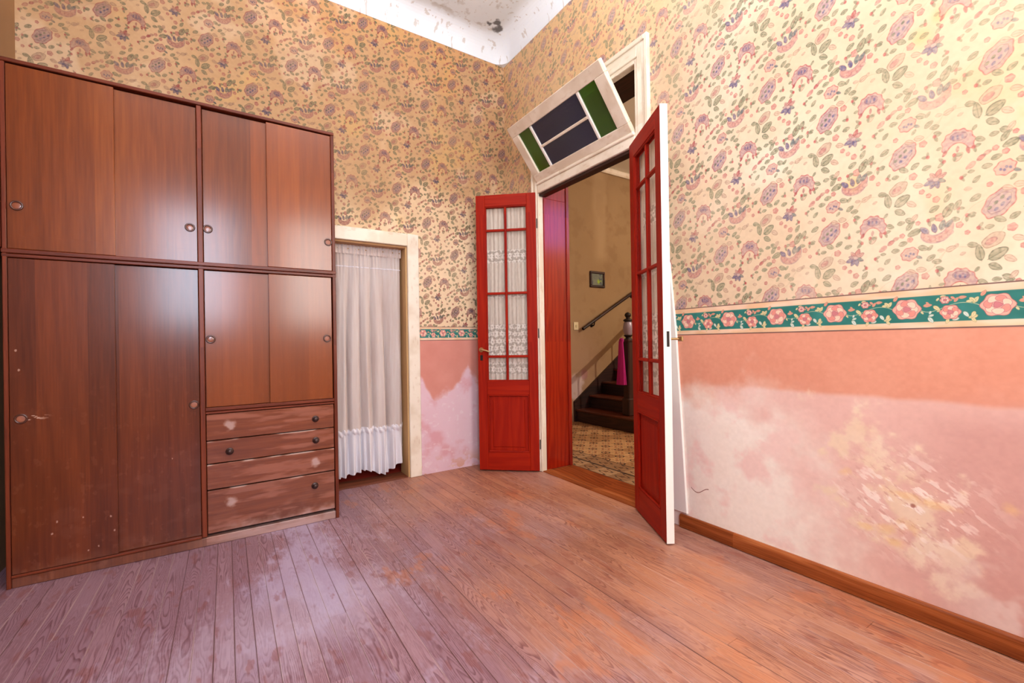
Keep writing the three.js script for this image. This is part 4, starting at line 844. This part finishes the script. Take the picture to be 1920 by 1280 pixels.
{
  const o = thing('framed_picture', 'small dark-framed picture of greenery on the stair hall wall', 'picture', [2.43, 2.16, HZ]);
  const w = 0.155, h = 0.125, f = 0.035;
  part('frame', [bbox(-w, w, h - f, h, 0, 0.028, 0.006, 'x'), bbox(-w, w, -h, -h + f, 0, 0.028, 0.006, 'x'), bbox(-w, -w + f, -h + f, h - f, 0, 0.028, 0.006), bbox(w - f, w, -h + f, h - f, 0, 0.028, 0.006)], M.dark, o);
  const c = canvasOf(128, 96, (u, v) => { const n = fbm(u * 5, v * 5, 4); let q = mix3([88, 92, 84], [120, 128, 104], n); const d = Math.hypot(u - 0.66, (v - 0.35) * 0.9); q = mix3(q, [140, 168, 44], sstep(0.24, 0.1, d + (n - 0.5) * 0.2)); return mix3(q, [58, 66, 84], sstep(0.5, 0.62, fbm(u * 4 + 9, v * 4, 3)) * 0.7); });
  const p = bbox(-w + f, w - f, -h + f, h - f, 0.004, 0.01, 0); part('painting', uvPlane(p, 0, 1, -w + f, w - f, -h + f, h - f), std({ map: tex(c), roughness: 0.5 }), o);
}
{
  const o = thing('light_switch', 'small cream switch plate on the stair wall at the foot of the handrail', 'switch', [1.98, 1.43, HZ]);
  part('plate', bbox(-0.045, 0.045, -0.06, 0.06, 0, 0.012, 0.004), std({ color: 0xd8c8a0, roughness: 0.5 }), o);
  part('rocker', bbox(-0.014, 0.014, -0.022, 0.022, 0.012, 0.018, 0.002), std({ color: 0xc4b288, roughness: 0.5 }), o);
}
{
  const geo = new THREE.CylinderGeometry(0.035, 0.075, 0.58, 40, 24, true), p = geo.attributes.position;
  for (let i = 0; i < p.count; i++) { const x = p.getX(i), y = p.getY(i), z = p.getZ(i), a = Math.atan2(z, x), k = 1 + 0.16 * Math.sin(a * 7 + y * 5) * (0.5 - y); p.setX(i, x * k * 0.55); p.setZ(i, z * k); }
  geo.computeVertexNormals();
  const o = thing('magenta_scarf', 'bright magenta scarf hanging on the newel post of the staircase', 'scarf', [1.995, 0.9, -0.315]);
  part('cloth', geo, std({ color: 0xb01078, roughness: 0.8, side: THREE.DoubleSide }), o);
const kn = new THREE.SphereGeometry(0.034, 16, 10); kn.scale(0.8, 1.1, 1.1); kn.translate(0.012, 0.3, 0); part('knot', kn, std({ color: 0xa00e70, roughness: 0.8 }), o);
}
{
  const o = thing('added_hall_lamp', 'added bulb lamp to light the stair hall, out of view beyond the doors', 'lamp', [3.4, 3.0, 2.4]);  // added bulb, unseen, gives the hall its warm light
  const cord = cyl(0.004, 0.004, 0.9, 6); cord.translate(0, 0.5, 0); part('cord', cord, M.black, o);
  const b = new THREE.SphereGeometry(0.06, 20, 14); part('bulb', b, new THREE.MeshStandardMaterial({ color: 0xffffff, emissive: 0xffd9a0, emissiveIntensity: 3 }), o);
  const l = new THREE.PointLight(new THREE.Color(1.0, 0.86, 0.66), 13, 0, 2); l.castShadow = true; l.name = 'added_hall_light'; o.add(l);
}

scene.traverse((q) => { if (q.isMesh) { q.castShadow = true; q.receiveShadow = true; } });
{
  const o = thing('added_bowl_uplight', 'added white bowl uplight that brightens the ceiling, out of view above the viewer', 'lamp', [-1.85, 2.6, 2.9]);  // added uplight, unseen, lifts the ceiling and upper walls
  const cord = cyl(0.004, 0.004, 1.42, 6); cord.translate(0, 0.89, 0); part('cord', cord, M.black, o);
  part('bowl', lathe([[0.0, 0.0], [0.08, 0.01], [0.15, 0.05], [0.18, 0.11], [0.176, 0.11], [0.145, 0.055], [0.075, 0.016], [0.0, 0.006]], 32), M.white, o);
  const bulb = new THREE.SphereGeometry(0.05, 20, 14); bulb.translate(0, 0.13, 0);
  part('bulb', bulb, new THREE.MeshStandardMaterial({ color: 0xffffff, emissive: 0xe8ecff, emissiveIntensity: 4 }), o);
  const l = new THREE.SpotLight(new THREE.Color(0.88, 0.94, 1.0), 40, 0, 1.45, 0.6, 2); l.position.set(0, 0.2, 0); l.target.position.set(0, 2, 0); o.add(l, l.target); l.shadow.radius = 5; l.castShadow = true; l.name = 'added_uplight_spot';
}
{ // high violet-glazed hall window, reflected in the gloss of the door reveal
  const o = struct('window_5', 'high violet-glazed window at the far end of the stair hall', [2.9, 3.42, HZ1 - 0.001], 0);
  for (const [a, b, c, d] of [[-0.46, -0.4, -0.46, 0.46], [0.4, 0.46, -0.46, 0.46], [-0.4, 0.4, -0.46, -0.4], [-0.4, 0.4, 0.4, 0.46], [-0.02, 0.02, -0.4, 0.4]]) part('frame', bbox(a, b, c, d, -0.02, 0, 0.004), M.cream, o);
  for (const k of [0, 1]) part('pane', bbox(k ? 0.02 : -0.4, k ? 0.4 : -0.02, -0.4, 0.4, -0.006, -0.001, 0), new THREE.MeshStandardMaterial({ color: 0x5a48c0, roughness: 0.3, emissive: 0x5040c0, emissiveIntensity: 1 }), o);
}
scene.traverse((q) => { if (q.isMesh) { q.castShadow = true; q.receiveShadow = true; } });
renderer.render(scene, camera);
